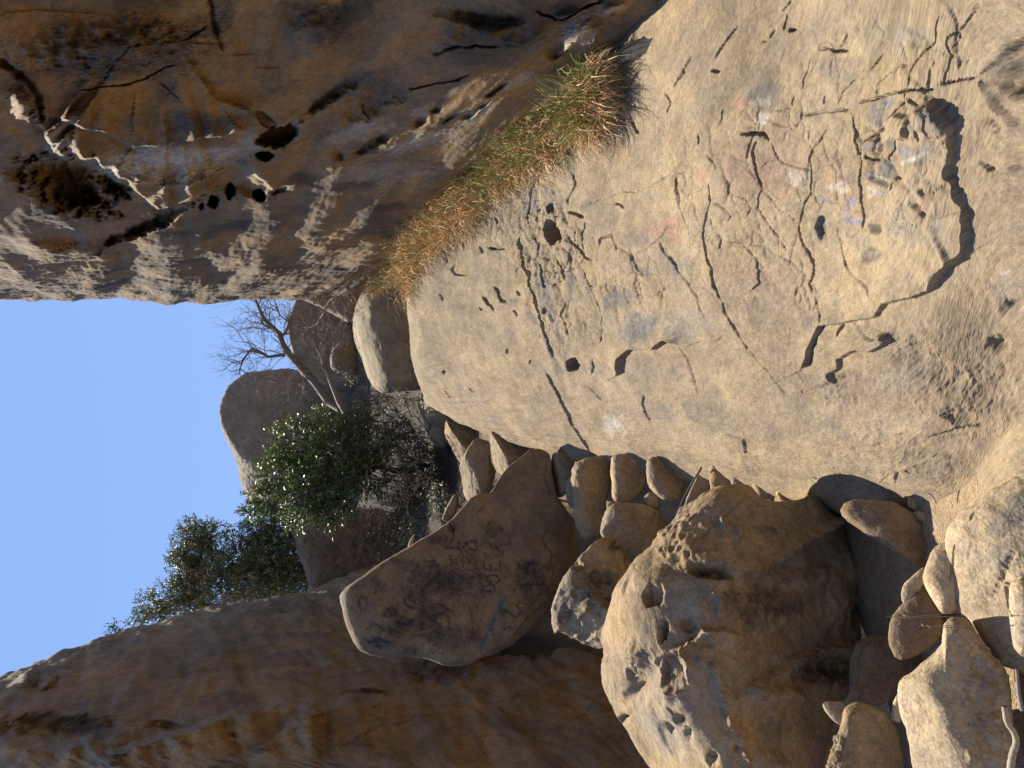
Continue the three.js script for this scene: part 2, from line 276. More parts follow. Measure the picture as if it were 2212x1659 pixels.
function rockGeo(o) {
  let pts = o.pts; pts = chaikin(pts); if (o.soft) pts = chaikin(pts);
  let cx = 0, cy = 0, A = 0;
  for (let i = 0; i < pts.length; i++) { const a = pts[i], b = pts[(i + 1) % pts.length], c = a[0] * b[1] - b[0] * a[1]; A += c; cx += (a[0] + b[0]) * c; cy += (a[1] + b[1]) * c; }
  cx /= 3 * A; cy /= 3 * A; if (o.c) [cx, cy] = o.c;
  const C = at(cx, cy, o.d), f = C.clone().sub(EYE).normalize();
  const e1 = new THREE.Vector3(0, 1, 0).cross(f).negate().normalize(), e2 = new THREE.Vector3().crossVectors(e1, f).negate().normalize();
  if (e2.y < 0) e2.negate();
  const out = pts.map(([x, y]) => { const r = at(x, y, 1).sub(EYE); const t = C.clone().sub(EYE).dot(f) / r.dot(f); const w = r.multiplyScalar(t).add(EYE).sub(C); return [w.dot(e1), w.dot(e2)]; });
  const NA = 360, rad = new Float32Array(NA); let mean = 0;
  for (let k = 0; k < NA; k++) {
    const a = k / NA * 2 * Math.PI, dx = Math.cos(a), dy = Math.sin(a); let best = 0;
    for (let i = 0; i < out.length; i++) { const p = out[i], q = out[(i + 1) % out.length], ex = q[0] - p[0], ey = q[1] - p[1], det = dx * -ey + dy * ex; if (Math.abs(det) < 1e-12) continue; const t = (-ey * p[0] + ex * p[1]) / det, s = (dx * p[1] - dy * p[0]) / det; if (s >= -1e-6 && s <= 1 + 1e-6 && t > best) best = t; }
    rad[k] = best; mean += best / NA;
  }
  const bf = (o.front || 0.8) * mean, bb = (o.back || 0.9) * mean, ex = o.box || 0.8;
  const { dirs, idx } = cubeSphere(Math.round((o.n || 40) * 0.8)), n = dirs.length / 3;
  const pos = new Float32Array(n * 3), col = new Float32Array(n * 3), uv = new Float32Array(n * 2);
  const p = new THREE.Vector3(), nn = new THREE.Vector3(), c3 = [0, 0, 0], view = new THREE.Vector3();
  const fac = (o.facets || []).map(([x, y, z, off, soft]) => ({ n: new THREE.Vector3(x, y, z).normalize(), off: off * mean, soft: soft || 0.12 }));
  for (let k = 0; k < n; k++) {
    const x = dirs[k * 3], y = dirs[k * 3 + 1], z = dirs[k * 3 + 2];
    let a = Math.atan2(y, x) / (2 * Math.PI) * NA; if (a < 0) a += NA; const i = Math.floor(a) % NA, r = rad[i] + (rad[(i + 1) % NA] - rad[i]) * (a - Math.floor(a));
    const sn = Math.hypot(x, y), tt = Math.pow(Math.pow(sn, 2 / ex) + Math.pow(Math.abs(z), 2 / ex), -ex / 2), Z = z * tt, B = z > 0 ? bf : bb, h = tt * r;
    p.set(0, 0, 0).addScaledVector(e1, x * h).addScaledVector(e2, y * h).addScaledVector(f, -Z * B);
    for (const q of fac) { let t = p.dot(q.n) - q.off; const w = (o.edge || 0.13) * mean; t = t < -w ? 0 : t > w ? t : (t + w) * (t + w) / (4 * w); if (t > 0) p.addScaledVector(q.n, -t * (1 - q.soft)); }
    pos[k * 3] = p.x + C.x; pos[k * 3 + 1] = p.y + C.y; pos[k * 3 + 2] = p.z + C.z;
  }
  const g = new THREE.BufferGeometry();
  g.setAttribute('position', new THREE.BufferAttribute(pos, 3)); g.setIndex(idx); 
  { const a = new THREE.Vector3().fromArray(pos, idx[0] * 3), b = new THREE.Vector3().fromArray(pos, idx[1] * 3), c = new THREE.Vector3().fromArray(pos, idx[2] * 3); const nrm = b.clone().sub(a).cross(c.clone().sub(a)); if (nrm.dot(a.clone().sub(C)) < 0) { const r = []; for (let i = 0; i < idx.length; i += 3) r.push(idx[i], idx[i + 2], idx[i + 1]); g.setIndex(r); } }
  g.computeVertexNormals();
  const nb = g.attributes.normal.array, s = o.skin, am = o.rough ?? 1, sc = 1 / Math.max(0.25, mean);
  for (let k = 0; k < n; k++) {
    p.fromArray(pos, k * 3); nn.fromArray(nb, k * 3); tint(p, s, c3);
    let h = mean * 0.085 * am * fbm(p.x * 1.1 * sc + s.seed, p.y * 1.1 * sc, p.z * 1.1 * sc, 3) + mean * 0.03 * am * fbm(p.x * 5 * sc, p.y * 5 * sc + s.seed, p.z * 5 * sc, 4) + 0.004 * am * fbm(p.x * 26, p.y * 26, p.z * 26, 3);
    if (o.pits) { const v = N3(p.x * o.pits[0] + 9, p.y * o.pits[0], p.z * o.pits[0]); h -= o.pits[1] * sstep(0.28, 0.5, v); }
    if (o.ledge) { const b = bed(p, 0.6, 0.10); h += o.ledge * ridge(b[0], b[1], b[2], 3); }
    view.copy(p).sub(EYE);
    if (o.carve && view.dot(nn) < 0) { const pr = project(p); h += o.carve.eval(pr[0], pr[1], p, c3); }
    pos[k * 3] += nn.x * h; pos[k * 3 + 1] += nn.y * h; pos[k * 3 + 2] += nn.z * h;
    col[k * 3] = c3[0]; col[k * 3 + 1] = c3[1]; col[k * 3 + 2] = c3[2];
    const ax = Math.abs(nn.x), ay = Math.abs(nn.y), az = Math.abs(nn.z);
    uv[k * 2] = 0.55 * (ax > ay && ax > az ? p.z : p.x); uv[k * 2 + 1] = 0.55 * (ay >= ax && ay > az ? p.z : p.y);
  }
  g.setAttribute('color', new THREE.BufferAttribute(col, 3)); g.setAttribute('uv', new THREE.BufferAttribute(uv, 2));
  g.attributes.position.needsUpdate = true; g.computeVertexNormals();
  g.translate(-C.x, -C.y, -C.z); g.userData = { C };
  return g;
}
function rock(name, label, o, category = 'boulder', group, kind) {
  const g = rockGeo(o), m = new THREE.Mesh(g, rockMat); m.position.copy(g.userData.C);
  return add(m, name, label, category, group, kind);
}

// ================================================================ the large rock faces
const SLAB_SKIN = { seed: 3.3, a: [0.212, 0.166, 0.113], b: [0.262, 0.194, 0.113], ochre: 0.7, streak: 0.06 };
const CLIFF_SKIN = { seed: 8.1, a: [0.21, 0.155, 0.096], b: [0.28, 0.175, 0.076], ochre: 1.5, streak: 0.22, dark: 0.8, dk: [0.065, 0.056, 0.05] };
const LEFT_SKIN = { seed: 15.7, a: [0.215, 0.165, 0.112], b: [0.30, 0.20, 0.098], ochre: 1.0, streak: 0.14, dark: 0.35, dk: [0.10, 0.08, 0.066] };
const GREY = [0.125, 0.122, 0.12], PINK = [0.31, 0.19, 0.14], RED = [0.36, 0.15, 0.12], BLUE = [0.16, 0.17, 0.29], WHITE = [0.52, 0.50, 0.47], CHAR = [0.04, 0.036, 0.034];

// spread the rows of a face by the length of each span
function warp(w) { const T = w.reduce((a, c) => a + c, 0); return t => { let x = t * T; for (let i = 0; i < w.length; i++) { if (x <= w[i] || i === w.length - 1) return Math.min(1, (i + x / w[i]) / w.length); x -= w[i]; } }; }

// ---- the sunlit slab
const slabCarve = new Carve();
{
  const s = slabCarve, k = (sh, w, h, a) => s.crack(sh, w, h, a);
  // plates and cracks of the near half
  k('C', 7, 0.07, [460, 832, 520, 828, 590, 838, 622, 872]);
  k('C', 4, 0.045, [540, 880, 522, 950, 540, 1030, 555, 1100, 585, 1165]);
  k('C', 2.2, 0.016, [585, 1165, 565, 1220, 560, 1290, 600, 1350, 640, 1420, 700, 1500, 740, 1560]);
  k('C', 2.2, 0.016, [640, 880, 660, 950, 680, 990, 740, 1020, 830, 1050, 900, 1055]);
  k('C', 1.6, 0.010, [680, 990, 600, 1020, 560, 1060]);
  k('C', 4.2, 0.04, [830, 720, 960, 695, 1080, 685, 1150, 680]);
  k('C', 2.6, 0.024, [1010, 780, 960, 870, 910, 930, 890, 980, 900, 1060, 890, 1150, 880, 1220, 840, 1300, 815, 1390]);
  k('C', 3.4, 0.03, [815, 1390, 820, 1450, 845, 1520, 890, 1580, 915, 1659]);
  k('C', 3.2, 0.035, [1165, 700, 1180, 790, 1200, 900, 1215, 1000, 1215, 1130, 1225, 1250, 1235, 1340, 1225, 1420]);
  k('C', 1.8, 0.014, [1225, 1420, 1160, 1480, 1090, 1510, 1065, 1460, 1060, 1400]);
  k('C', 2, 0.018, [1090, 1510, 1105, 1600, 1130, 1659]);
  k('C', 4, 0.045, [1210, 635, 1350, 595, 1420, 575, 1510, 555, 1590, 550, 1670, 555]);
  k('C', 3.4, 0.035, [1510, 560, 1500, 620, 1440, 690, 1390, 750, 1350, 810, 1300, 850, 1250, 890]);
  k('C', 4.5, 0.035, [1575, 690, 1600, 780, 1595, 870]);
  k('C', 5, 0.05, [1520, 610, 1570, 640, 1600, 655]);
  k('C', 5, 0.05, [1240, 950, 1280, 985, 1320, 1000]);
  k('C', 4, 0.04, [1440, 860, 1440, 920, 1400, 970, 1420, 1040, 1440, 1080, 1490, 1105]);
  k('C', 3, 0.03, [1440, 1080, 1440, 1150, 1420, 1180]);
  k('C', 2.6, 0.026, [1730, 510, 1760, 410, 1780, 340, 1760, 270, 1760, 230, 1830, 190, 1880, 130, 1930, 50, 1920, 0]);
  k('C', 3, 0.03, [1700, 520, 1830, 495, 1940, 478]);
  k('C', 2, 0.02, [1830, 190, 1840, 230, 1790, 290]);
  k('C', 2, 0.018, [1310, 590, 1320, 520, 1370, 470, 1480, 390]);
  k('C', 2, 0.02, [1060, 660, 1100, 570, 1170, 500, 1200, 460]);
  k('C', 5, 0.045, [940, 310, 1000, 300, 1050, 320, 1130, 315]);
  k('C', 2, 0.02, [1075, 310, 1100, 260, 1120, 195]);
  k('C', 2, 0.018, [825, 565, 840, 480, 870, 400, 885, 350]);
  k('C', 3.5, 0.035, [290, 370, 340, 290, 390, 220, 435, 160]);
  k('C', 3.5, 0.035, [30, 540, 100, 430, 150, 350]);
  k('C', 5, 0.05, [270, 440, 320, 445]);
  k('C', 2.5, 0.025, [560, 280, 620, 240, 660, 180]);
  k('C', 3, 0.03, [700, 70, 730, 40, 760, 0]);
  k('C', 5, 0.05, [740, 190, 785, 185]);
  k('C', 3, 0.03, [710, 190, 720, 140, 735, 90]);
  k('C', 1.5, 0.012, [1030, 490, 1020, 400, 1030, 350]);
  k('C', 2.4, 0.02, [970, 650, 980, 580]);
  k('C', 1.5, 0.012, [620, 690, 720, 685, 760, 660, 780, 590]);
  k('C', 2, 0.02, [1560, 380, 1530, 450, 1525, 530]);
  k('C', 2.4, 0.022, [1560, 380, 1620, 310, 1680, 260, 1680, 170, 1700, 95]);
  k('C', 2.4, 0.022, [1270, 440, 1300, 400, 1350, 320]);
  k('C', 1.6, 0.014, [345, 660, 340, 740, 310, 800]);
  k('C', 3.6, 0.035, [185, 840, 190, 900]);
  k('C', 2.4, 0.022, [40, 1100, 45, 1180, 60, 1260, 80, 1330, 110, 1390]);
  k('C', 1.6, 0.014, [60, 1260, 130, 1210, 220, 1165, 250, 1130]);
  k('C', 3, 0.028, [260, 1130, 270, 1250, 250, 1330, 230, 1400, 235, 1500, 250, 1590, 270, 1659]);
  k('C', 1.8, 0.014, [270, 1330, 280, 1400, 340, 1480, 320, 1560]);
  k('C', 1.8, 0.014, [290, 1250, 340, 1280, 390, 1340, 380, 1380]);
  k('C', 1.8, 0.014, [380, 1230, 390, 1140, 350, 1090]);
  k('C', 1.8, 0.014, [390, 1340, 440, 1320, 490, 1350, 520, 1300, 490, 1240, 420, 1210]);
  k('C', 1.8, 0.014, [340, 1480, 400, 1500, 460, 1510, 500, 1560, 560, 1640]);
  k('C', 2, 0.016, [240, 950, 280, 990, 310, 1060]);
  k('C', 2.2, 0.02, [90, 1070, 30, 1090, 0, 1100]);
  k('C', 1.4, 0.01, [585, 1180, 640, 1230, 680, 1290, 760, 1340, 810, 1390]);
  k('C', 1.5, 0.012, [1560, 1400, 1500, 1340, 1480, 1290, 1400, 1260]);
  s.bump('C', 955, 1410, 30, 85, 0, -0.022, 4);
  s.bump('C', 1350, 1060, 110, 90, 30, -0.02, 4);
  s.bump('C', 1300, 1420, 40, 30, 20, -0.03);
  s.bump('C', 1280, 1580, 70, 40, -20, -0.02);
  s.bump('C', 1570, 1270, 45, 18, 35, -0.02); s.bump('C', 1620, 1190, 40, 16, 50, -0.02); s.bump('C', 1620, 1330, 20, 20, 0, -0.015);
  s.bump('C', 1680, 740, 120, 90, 40, 0.018, 4); s.bump('C', 1470, 780, 90, 90, 0, 0.02, 4); s.bump('C', 1300, 900, 70, 55, 0, 0.015, 4);
  // the undercut lip
  s.lip('C', 0.03, 85, 1, [1660, 600, 1700, 640, 1750, 690, 1810, 770, 1800, 900, 1790, 1000, 1765, 1040, 1770, 1085, 1800, 1110, 1830, 1200, 1890, 1300, 1890, 1450, 1880, 1560, 1780, 1640]);
  s.lip('F', 0.032, 70, 1, [1820, 40, 1740, 90, 1650, 220, 1560, 265, 1380, 305, 1310, 390, 1100, 430, 980, 440, 930, 520, 910, 620, 890, 690, 840, 715]);
  s.lip('F', 0.03, 40, 1, [1330, 478, 1380, 490, 1400, 545, 1290, 605, 1180, 600, 1085, 650, 1085, 710, 1030, 745, 1045, 810]);
  k('F', 3, 0.03, [980, 445, 930, 520, 910, 620, 890, 690]);
  k('F', 2.4, 0.022, [530, 0, 560, 60, 565, 130, 570, 180, 530, 225, 490, 240]);
  k('F', 4.5, 0.04, [250, 10, 275, 80, 285, 200, 330, 290]);
  k('F', 3, 0.026, [330, 290, 340, 330, 390, 430, 440, 500, 500, 600]);
  k('F', 2, 0.016, [500, 600, 560, 660, 640, 740, 720, 850, 740, 880]);
  k('F', 3, 0.028, [890, 0, 910, 60, 905, 130, 880, 180, 910, 240]);
  k('F', 2, 0.018, [910, 240, 940, 300, 970, 360, 985, 430]);
  k('F', 2.4, 0.02, [1100, 20, 1135, 100, 1200, 150, 1270, 200, 1290, 260, 1335, 310]);
  k('F', 5, 0.03, [1110, 435, 1080, 470, 1060, 510]);
  k('F', 2.4, 0.02, [20, 20, 60, 120, 130, 190, 175, 280, 190, 340, 235, 410]);
  k('F', 2, 0.018, [0, 540, 70, 560, 130, 575, 190, 550, 300, 545, 340, 500]);
  k('F', 2, 0.014, [400, 590, 500, 610, 530, 610]);
  k('F', 2, 0.014, [60, 560, 120, 670, 150, 780, 185, 890]);
  k('F', 4, 0.03, [1680, 1000, 1750, 1020, 1780, 1060]);
  k('F', 2.2, 0.016, [1620, 1140, 1740, 1110, 1800, 1080, 1950, 1060]);
  s.lip('F', 0.022, 30, -1, [1390, 1100, 1418, 1150, 1410, 1190, 1330, 1220, 1200, 1220]);
  s.lip('F', 0.022, 30, 1, [1440, 1300, 1490, 1220, 1500, 1150, 1540, 1120]);
  s.lip('F', 0.02, 40, 1, [1440, 1320, 1560, 1280, 1650, 1240, 1760, 1225]);
  k('F', 2.4, 0.02, [830, 840, 838, 870]); k('F', 3, 0.02, [1500, 1335, 1530, 1350]); k('F', 3, 0.02, [900, 1385, 940, 1400]);
  k('F', 1.4, 0.010, [880, 840, 960, 870, 1020, 900]); k('F', 1.6, 0.012, [800, 720, 840, 770, 860, 810]);
  s.lip('F', 0.012, 20, -1, [960, 1020, 1010, 1060, 990, 1110]); s.lip('F', 0.014, 22, 1, [290, 1140, 360, 1110, 470, 1150, 490, 1230, 590, 1240, 620, 1170, 560, 1140]);
  s.lip('F', 0.014, 24, -1, [1430, 1400, 1450, 1340, 1400, 1310, 1300, 1310]); s.lip('F', 0.012, 20, -1, [1180, 1140, 1210, 1170, 1300, 1200]);
  s.bump('F', 1350, 520, 50, 40, -20, 0.02); s.bump('F', 2130, 330, 70, 60, 0, -0.025); s.bump('F', 2050, 560, 70, 50, 0, -0.03); s.bump('F', 1850, 1010, 150, 60, 10, -0.025);
  s.bump('F', 1600, 680, 300, 120, 30, -0.03); s.bump('F', 1150, 820, 150, 80, 0, -0.02); s.bump('F', 2000, 850, 200, 160, 0, -0.02);
  // upper edge by the grass
  s.bump('B', 1385, 1440, 52, 78, -15, -0.22, 4); s.bump('B', 1385, 1295, 24, 30, 0, -0.1, 4);
  k('B', 3.2, 0.04, [1240, 1370, 1250, 1260, 1275, 1140, 1310, 1090, 1360, 1000, 1400, 950]);
  k('B', 3, 0.035, [1310, 1160, 1312, 1090]);
  k('B', 4, 0.05, [1190, 1460, 1180, 1500, 1200, 1600, 1215, 1659]);
  k('B', 5, 0.06, [1490, 1310, 1540, 1330, 1600, 1355]);
  k('B', 6, 0.06, [1765, 1265, 1800, 1275, 1835, 1295]);
  k('B', 3, 0.03, [1500, 1280, 1490, 1240, 1540, 1150, 1530, 1090, 1510, 1060]);
  k('B', 4, 0.045, [1470, 1430, 1500, 1490, 1560, 1550, 1600, 1600, 1650, 1620]);
  k('B', 3, 0.035, [1600, 1380, 1580, 1450, 1590, 1550]);
  k('B', 3, 0.03, [1690, 1530, 1700, 1480, 1760, 1460, 1790, 1520, 1800, 1590]);
  k('B', 2.2, 0.022, [1550, 1290, 1700, 1240, 1830, 1190, 1900, 1190, 2000, 1150, 2100, 1090, 2200, 1070]);
  k('B', 2.2, 0.022, [2140, 1100, 2160, 1190, 2170, 1260]);
  k('B', 3.2, 0.04, [2080, 580, 2110, 640, 2090, 700]); k('B', 3.2, 0.04, [2212, 440, 2170, 490, 2130, 540]);
  k('B', 5, 0.05, [1865, 745, 1890, 800, 1915, 830]); k('B', 4, 0.04, [1580, 900, 1600, 950]); k('B', 6, 0.06, [1280, 1000, 1330, 920]);
  k('B', 3.4, 0.04, [700, 1410, 690, 1480, 720, 1560, 730, 1650]); k('B', 2.6, 0.03, [790, 1410, 830, 1480, 840, 1560]);
  k('B', 4, 0.05, [940, 1530, 952, 1575]); k('B', 5, 0.05, [980, 1530, 1020, 1545, 1100, 1550]);
  k('B', 2.4, 0.022, [2060, 1500, 2080, 1560, 2140, 1640]); k('B', 2, 0.02, [2110, 1400, 2060, 1480, 1990, 1540, 1910, 1580]);
  k('B', 2.6, 0.026, [1880, 1560, 1900, 1620]); k('B', 4, 0.045, [1230, 1340, 1250, 1400]); k('B', 4, 0.05, [1030, 1340, 1060, 1390]);
  s.lip('B', 0.05, 30, 1, [660, 1500, 700, 1400, 800, 1290, 950, 1190, 1080, 1080]);
  // strata of the far half
  k('E', 5, 0.07, [1200, 0, 1230, 120, 1270, 250, 1300, 330, 1330, 440, 1370, 560, 1400, 640]);
  k('E', 3, 0.04, [1280, 20, 1330, 100, 1350, 220]);
  k('E', 5, 0.06, [1350, 740, 1400, 830, 1450, 920, 1490, 1000, 1520, 1080]); k('E', 4, 0.05, [1520, 1080, 1580, 1160, 1620, 1225]);
  s.bump('E', 1520, 690, 46, 42, 20, -0.16, 4); s.bump('E', 1345, 355, 14, 22, 0, -0.05);
  k('E', 2.4, 0.03, [1470, 300, 1450, 380, 1480, 450, 1500, 520]); k('E', 3, 0.04, [1410, 20, 1450, 110, 1470, 170]); k('E', 2, 0.025, [1460, 120, 1540, 80, 1600, 20]);
  k('E', 2.2, 0.026, [1580, 100, 1640, 240, 1700, 380, 1700, 440, 1690, 560]);
  s.lip('E', 0.05, 30, 1, [2160, 570, 2110, 535, 2040, 590, 1960, 590, 1900, 590, 1840, 650, 1830, 740, 1790, 760]);
  k('E', 4.4, 0.05, [1020, 195, 1050, 240, 1080, 290, 1115, 305]); k('E', 3.6, 0.045, [950, 260, 990, 310, 1035, 360]); k('E', 4, 0.045, [1150, 345, 1175, 385]); k('E', 3, 0.04, [1165, 230, 1190, 262]);
  k('E', 3, 0.035, [925, 330, 947, 352]); k('E', 2.4, 0.03, [690, 240, 715, 292]); k('E', 3, 0.035, [780, 60, 758, 90, 790, 130, 830, 130, 865, 132]);
  k('E', 2.6, 0.03, [1640, 650, 1655, 700, 1640, 750]); k('E', 3, 0.035, [1243, 690, 1256, 650]); s.bump('E', 1110, 603, 8, 14, 0, -0.04); s.bump('E', 715, 735, 8, 16, 0, -0.05);
  k('E', 2, 0.02, [1590, 800, 1650, 850, 1710, 920]); k('E', 2.2, 0.022, [1960, 870, 1950, 930, 1980, 1010, 2010, 1060]);
  k('E', 2.2, 0.03, [720, 850, 760, 910]); k('E', 2.2, 0.03, [870, 830, 880, 850, 900, 870]); k('E', 2, 0.02, [1490, 0, 1500, 100, 1540, 170]);
  k('E', 1.6, 0.015, [1740, 130, 1720, 200, 1760, 260]); k('E', 2.6, 0.025, [1890, 0, 1920, 80, 1970, 150]); k('E', 2.2, 0.02, [2100, 0, 2150, 70, 2165, 120]);
  // the hollow at the near right corner
  s.bump('C', 2180, 400, 130, 220, 20, -0.05); s.lip('C', 0.02, 30, -1, [1960, 470, 2050, 390, 2130, 300, 2212, 240, 2290, 200]); s.bump('C', 2190, 560, 60, 60, 0, -0.04);
  s.lip('C', 0.02, 30, 1, [1960, 480, 2000, 560, 2080, 660, 2212, 780]); s.lip('C', 0.02, 20, -1, [2212, 1000, 2140, 1040, 2130, 1080, 2212, 1130]);
  s.bump('C', 2060, 760, 60, 12, 40, -0.02); s.bump('C', 2090, 830, 70, 14, 40, -0.02); s.bump('C', 2010, 1040, 70, 14, 30, -0.02); s.bump('C', 2070, 900, 30, 12, 50, -0.02);
  s.plates('C', 600, 1150, 640, 560, 10, 0.13, 0.007, 0.006); s.plates('C', 1500, 850, 330, 600, 0, 0.10, 0.008, 0.010); s.plates('C', 1400, 300, 600, 260, -10, 0.16, 0.007, 0.006); s.plates('F', 500, 150, 600, 260, 20, 0.17, 0.006, 0.005); s.plates('E', 1700, 200, 420, 320, 0, 0.15, 0.009, 0.008); s.plates('B', 1300, 1500, 300, 240, 0, 0.10, 0.012, 0.012);
  s.crumble('F', 1750, 750, 420, 330, 0, 0.009, 24); s.crumble('F', 1150, 850, 200, 120, 0, 0.012, 18); s.crumble('F', 1950, 1020, 260, 120, -10, 0.011, 20); s.crumble('F', 1500, 1200, 420, 150, 10, 0.010, 16); s.crumble('C', 2080, 900, 140, 300, 0, 0.014, 14); s.crumble('C', 1500, 1000, 260, 380, 0, 0.007, 22); s.crumble('B', 1250, 1200, 160, 380, -25, 0.025, 10); s.crumble('E', 1350, 350, 120, 360, -15, 0.02, 11);
  // lichen, desert varnish and old chalk
  const p = (sh, ...a) => s.patch(sh, ...a);
  p('E', 1345, 230, 55, 150, -12, GREY, 0.8, 0.6); p('E', 1500, 190, 40, 90, 0, GREY, 0.55, 0.8); p('E', 1810, 270, 95, 75, 0, GREY, 0.75, 0.6); p('E', 1930, 450, 140, 95, -10, GREY, 0.75, 0.7); p('E', 1370, 560, 30, 90, -20, GREY, 0.6, 0.6); p('E', 1420, 700, 26, 60, -25, GREY, 0.6, 0.6); p('E', 1260, 400, 60, 26, 50, GREY, 0.5, 0.8); p('E', 1400, 400, 26, 80, 0, GREY, 0.5, 0.7);
  p('E', 1960, 120, 60, 30, 30, GREY, 0.5); p('E', 1140, 300, 30, 30, 0, GREY, 0.5); p('E', 2100, 980, 70, 60, 0, GREY, 0.25, 0.8); p('E', 2080, 40, 110, 70, 0, GREY, 0.3, 0.7); p('E', 2000, 700, 180, 120, 0, [0.238, 0.178, 0.125], 0.5, 0.6);
  p('C', 600, 600, 110, 80, -15, GREY, 0.6, 0.6); p('C', 1725, 730, 100, 90, 30, GREY, 0.6, 0.5); p('C', 1350, 680, 70, 110, 25, GREY, 0.6, 0.6); p('C', 1050, 400, 160, 110, 10, GREY, 0.4, 0.8); p('C', 1370, 1050, 90, 80, 20, GREY, 0.75, 0.5); p('C', 955, 1410, 26, 80, 0, GREY, 0.6, 0.3); p('C', 1560, 1170, 70, 40, 30, GREY, 0.45, 0.8); p('C', 1410, 890, 40, 45, 0, GREY, 0.6, 0.5); p('C', 1580, 770, 26, 80, -5, GREY, 0.6, 0.5); p('C', 1160, 1110, 50, 45, 0, GREY, 0.5); p('C', 1500, 230, 300, 120, 0, [0.238, 0.218, 0.178], 0.45, 0.8); p('C', 1550, 1420, 220, 130, 20, [0.218, 0.198, 0.165], 0.5, 0.8); p('C', 1280, 1590, 70, 45, -10, GREY, 0.5); p('C', 1300, 1420, 45, 35, 0, GREY, 0.5); p('C', 1630, 950, 60, 60, 0, GREY, 0.35, 0.8);
  p('C', 500, 1050, 190, 190, 30, PINK, 0.42, 0.6); p('C', 780, 900, 160, 150, 0, PINK, 0.3, 0.7); p('C', 700, 1130, 150, 110, 0, PINK, 0.3, 0.6); p('C', 1050, 1130, 140, 130, 0, PINK, 0.3, 0.7); p('C', 450, 640, 60, 40, 0, RED, 0.3, 0.8); p('C', 30, 1440, 45, 95, -15, RED, 0.4, 0.6); p('B', 2010, 1420, 60, 70, 20, RED, 0.28, 0.6); p('C', 210, 1090, 40, 50, 0, RED, 0.3, 0.8); p('C', 1600, 1280, 45, 30, 30, PINK, 0.5); p('F', 560, 560, 120, 60, 20, PINK, 0.3, 0.8); p('F', 1530, 440, 120, 40, 15, PINK, 0.3, 0.8); p('F', 830, 800, 60, 90, 0, PINK, 0.25, 0.8); p('F', 540, 130, 260, 100, 0, PINK, 0.25, 0.8);
  p('C', 1160, 1255, 40, 28, 0, BLUE, 0.6, 0.5); p('C', 965, 1240, 36, 30, 0, BLUE, 0.4, 0.6); p('C', 1350, 1205, 40, 26, 0, BLUE, 0.55, 0.6); p('C', 1320, 905, 50, 32, 0, BLUE, 0.4, 0.6); p('C', 1500, 940, 45, 40, 0, BLUE, 0.35, 0.6); p('C', 1400, 640, 30, 40, 20, BLUE, 0.4, 0.6); p('C', 1160, 1370, 70, 22, 0, BLUE, 0.5, 0.6); p('C', 1270, 1090, 30, 30, 0, BLUE, 0.4, 0.6); p('C', 1530, 1240, 30, 20, 0, BLUE, 0.3, 0.6); p('C', 1110, 1300, 22, 60, 0, BLUE, 0.3, 0.8);
  p('C', 575, 735, 36, 40, 0, WHITE, 0.55, 0.9); p('C', 570, 640, 60, 24, 0, WHITE, 0.35, 0.9); p('C', 790, 1120, 70, 50, 30, WHITE, 0.3, 0.9); p('C', 1560, 980, 90, 16, -25, WHITE, 0.5, 0.7); p('C', 1100, 1170, 80, 30, 10, WHITE, 0.3, 0.9); p('C', 1290, 1190, 60, 40, 0, WHITE, 0.3, 0.9); p('C', 1330, 1120, 60, 18, 20, WHITE, 0.4, 0.9);
  p('E', 1770, 1060, 60, 60, 40, WHITE, 0.35, 1.0); s.stroke('E', 1.2, WHITE, 0.5, [1720, 1050, 1760, 1080, 1800, 1060, 1850, 1100, 1820, 1140, 1870, 1160]); s.stroke('E', 1, WHITE, 0.5, [1740, 1000, 1780, 1030, 1760, 1100]);
  p('F', 2020, 660, 34, 40, 0, WHITE, 0.5, 0.9); p('F', 2110, 110, 40, 12, -20, WHITE, 0.4, 0.9); p('F', 1700, 600, 60, 50, 0, [0.178, 0.125, 0.079], 0.5, 0.9); p('F', 1450, 600, 90, 50, 0, [0.178, 0.132, 0.086], 0.4, 0.9); p('F', 1950, 980, 120, 40, -15, [0.165, 0.106, 0.066], 0.5, 0.9); p('F', 1180, 800, 160, 70, 0, [0.218, 0.165, 0.112], 0.5, 0.8); p('F', 2120, 250, 120, 150, 0, GREY, 0.35, 0.8); p('F', 1400, 800, 260, 90, -20, [0.238, 0.224, 0.198], 0.5, 0.8); p('F', 160, 970, 90, 70, 20, GREY, 0.35, 0.8); p('F', 900, 1000, 300, 70, 30, [0.218, 0.198, 0.165], 0.5, 0.9); p('F', 900, 430, 40, 60, 0, GREY, 0.3); p('F', 1050, 400, 80, 20, -10, GREY, 0.35, 0.7); p('F', 1700, 1350, 260, 60, -10, [0.231, 0.178, 0.125], 0.5, 0.8); p('F', 50, 100, 60, 60, 0, GREY, 0.3, 0.8); p('F', 150, 430, 160, 100, 0, [0.238, 0.205, 0.172], 0.5, 0.8);
  p('F', 1750, 700, 560, 420, 0, [0.195, 0.145, 0.095], 0.6, 0.5); p('F', 1000, 900, 500, 260, 10, [0.215, 0.165, 0.11], 0.5, 0.6); p('C', 2100, 900, 180, 500, 0, [0.215, 0.16, 0.10], 0.5, 0.6); p('F', 1500, 1250, 600, 160, 0, [0.225, 0.17, 0.11], 0.5, 0.6);
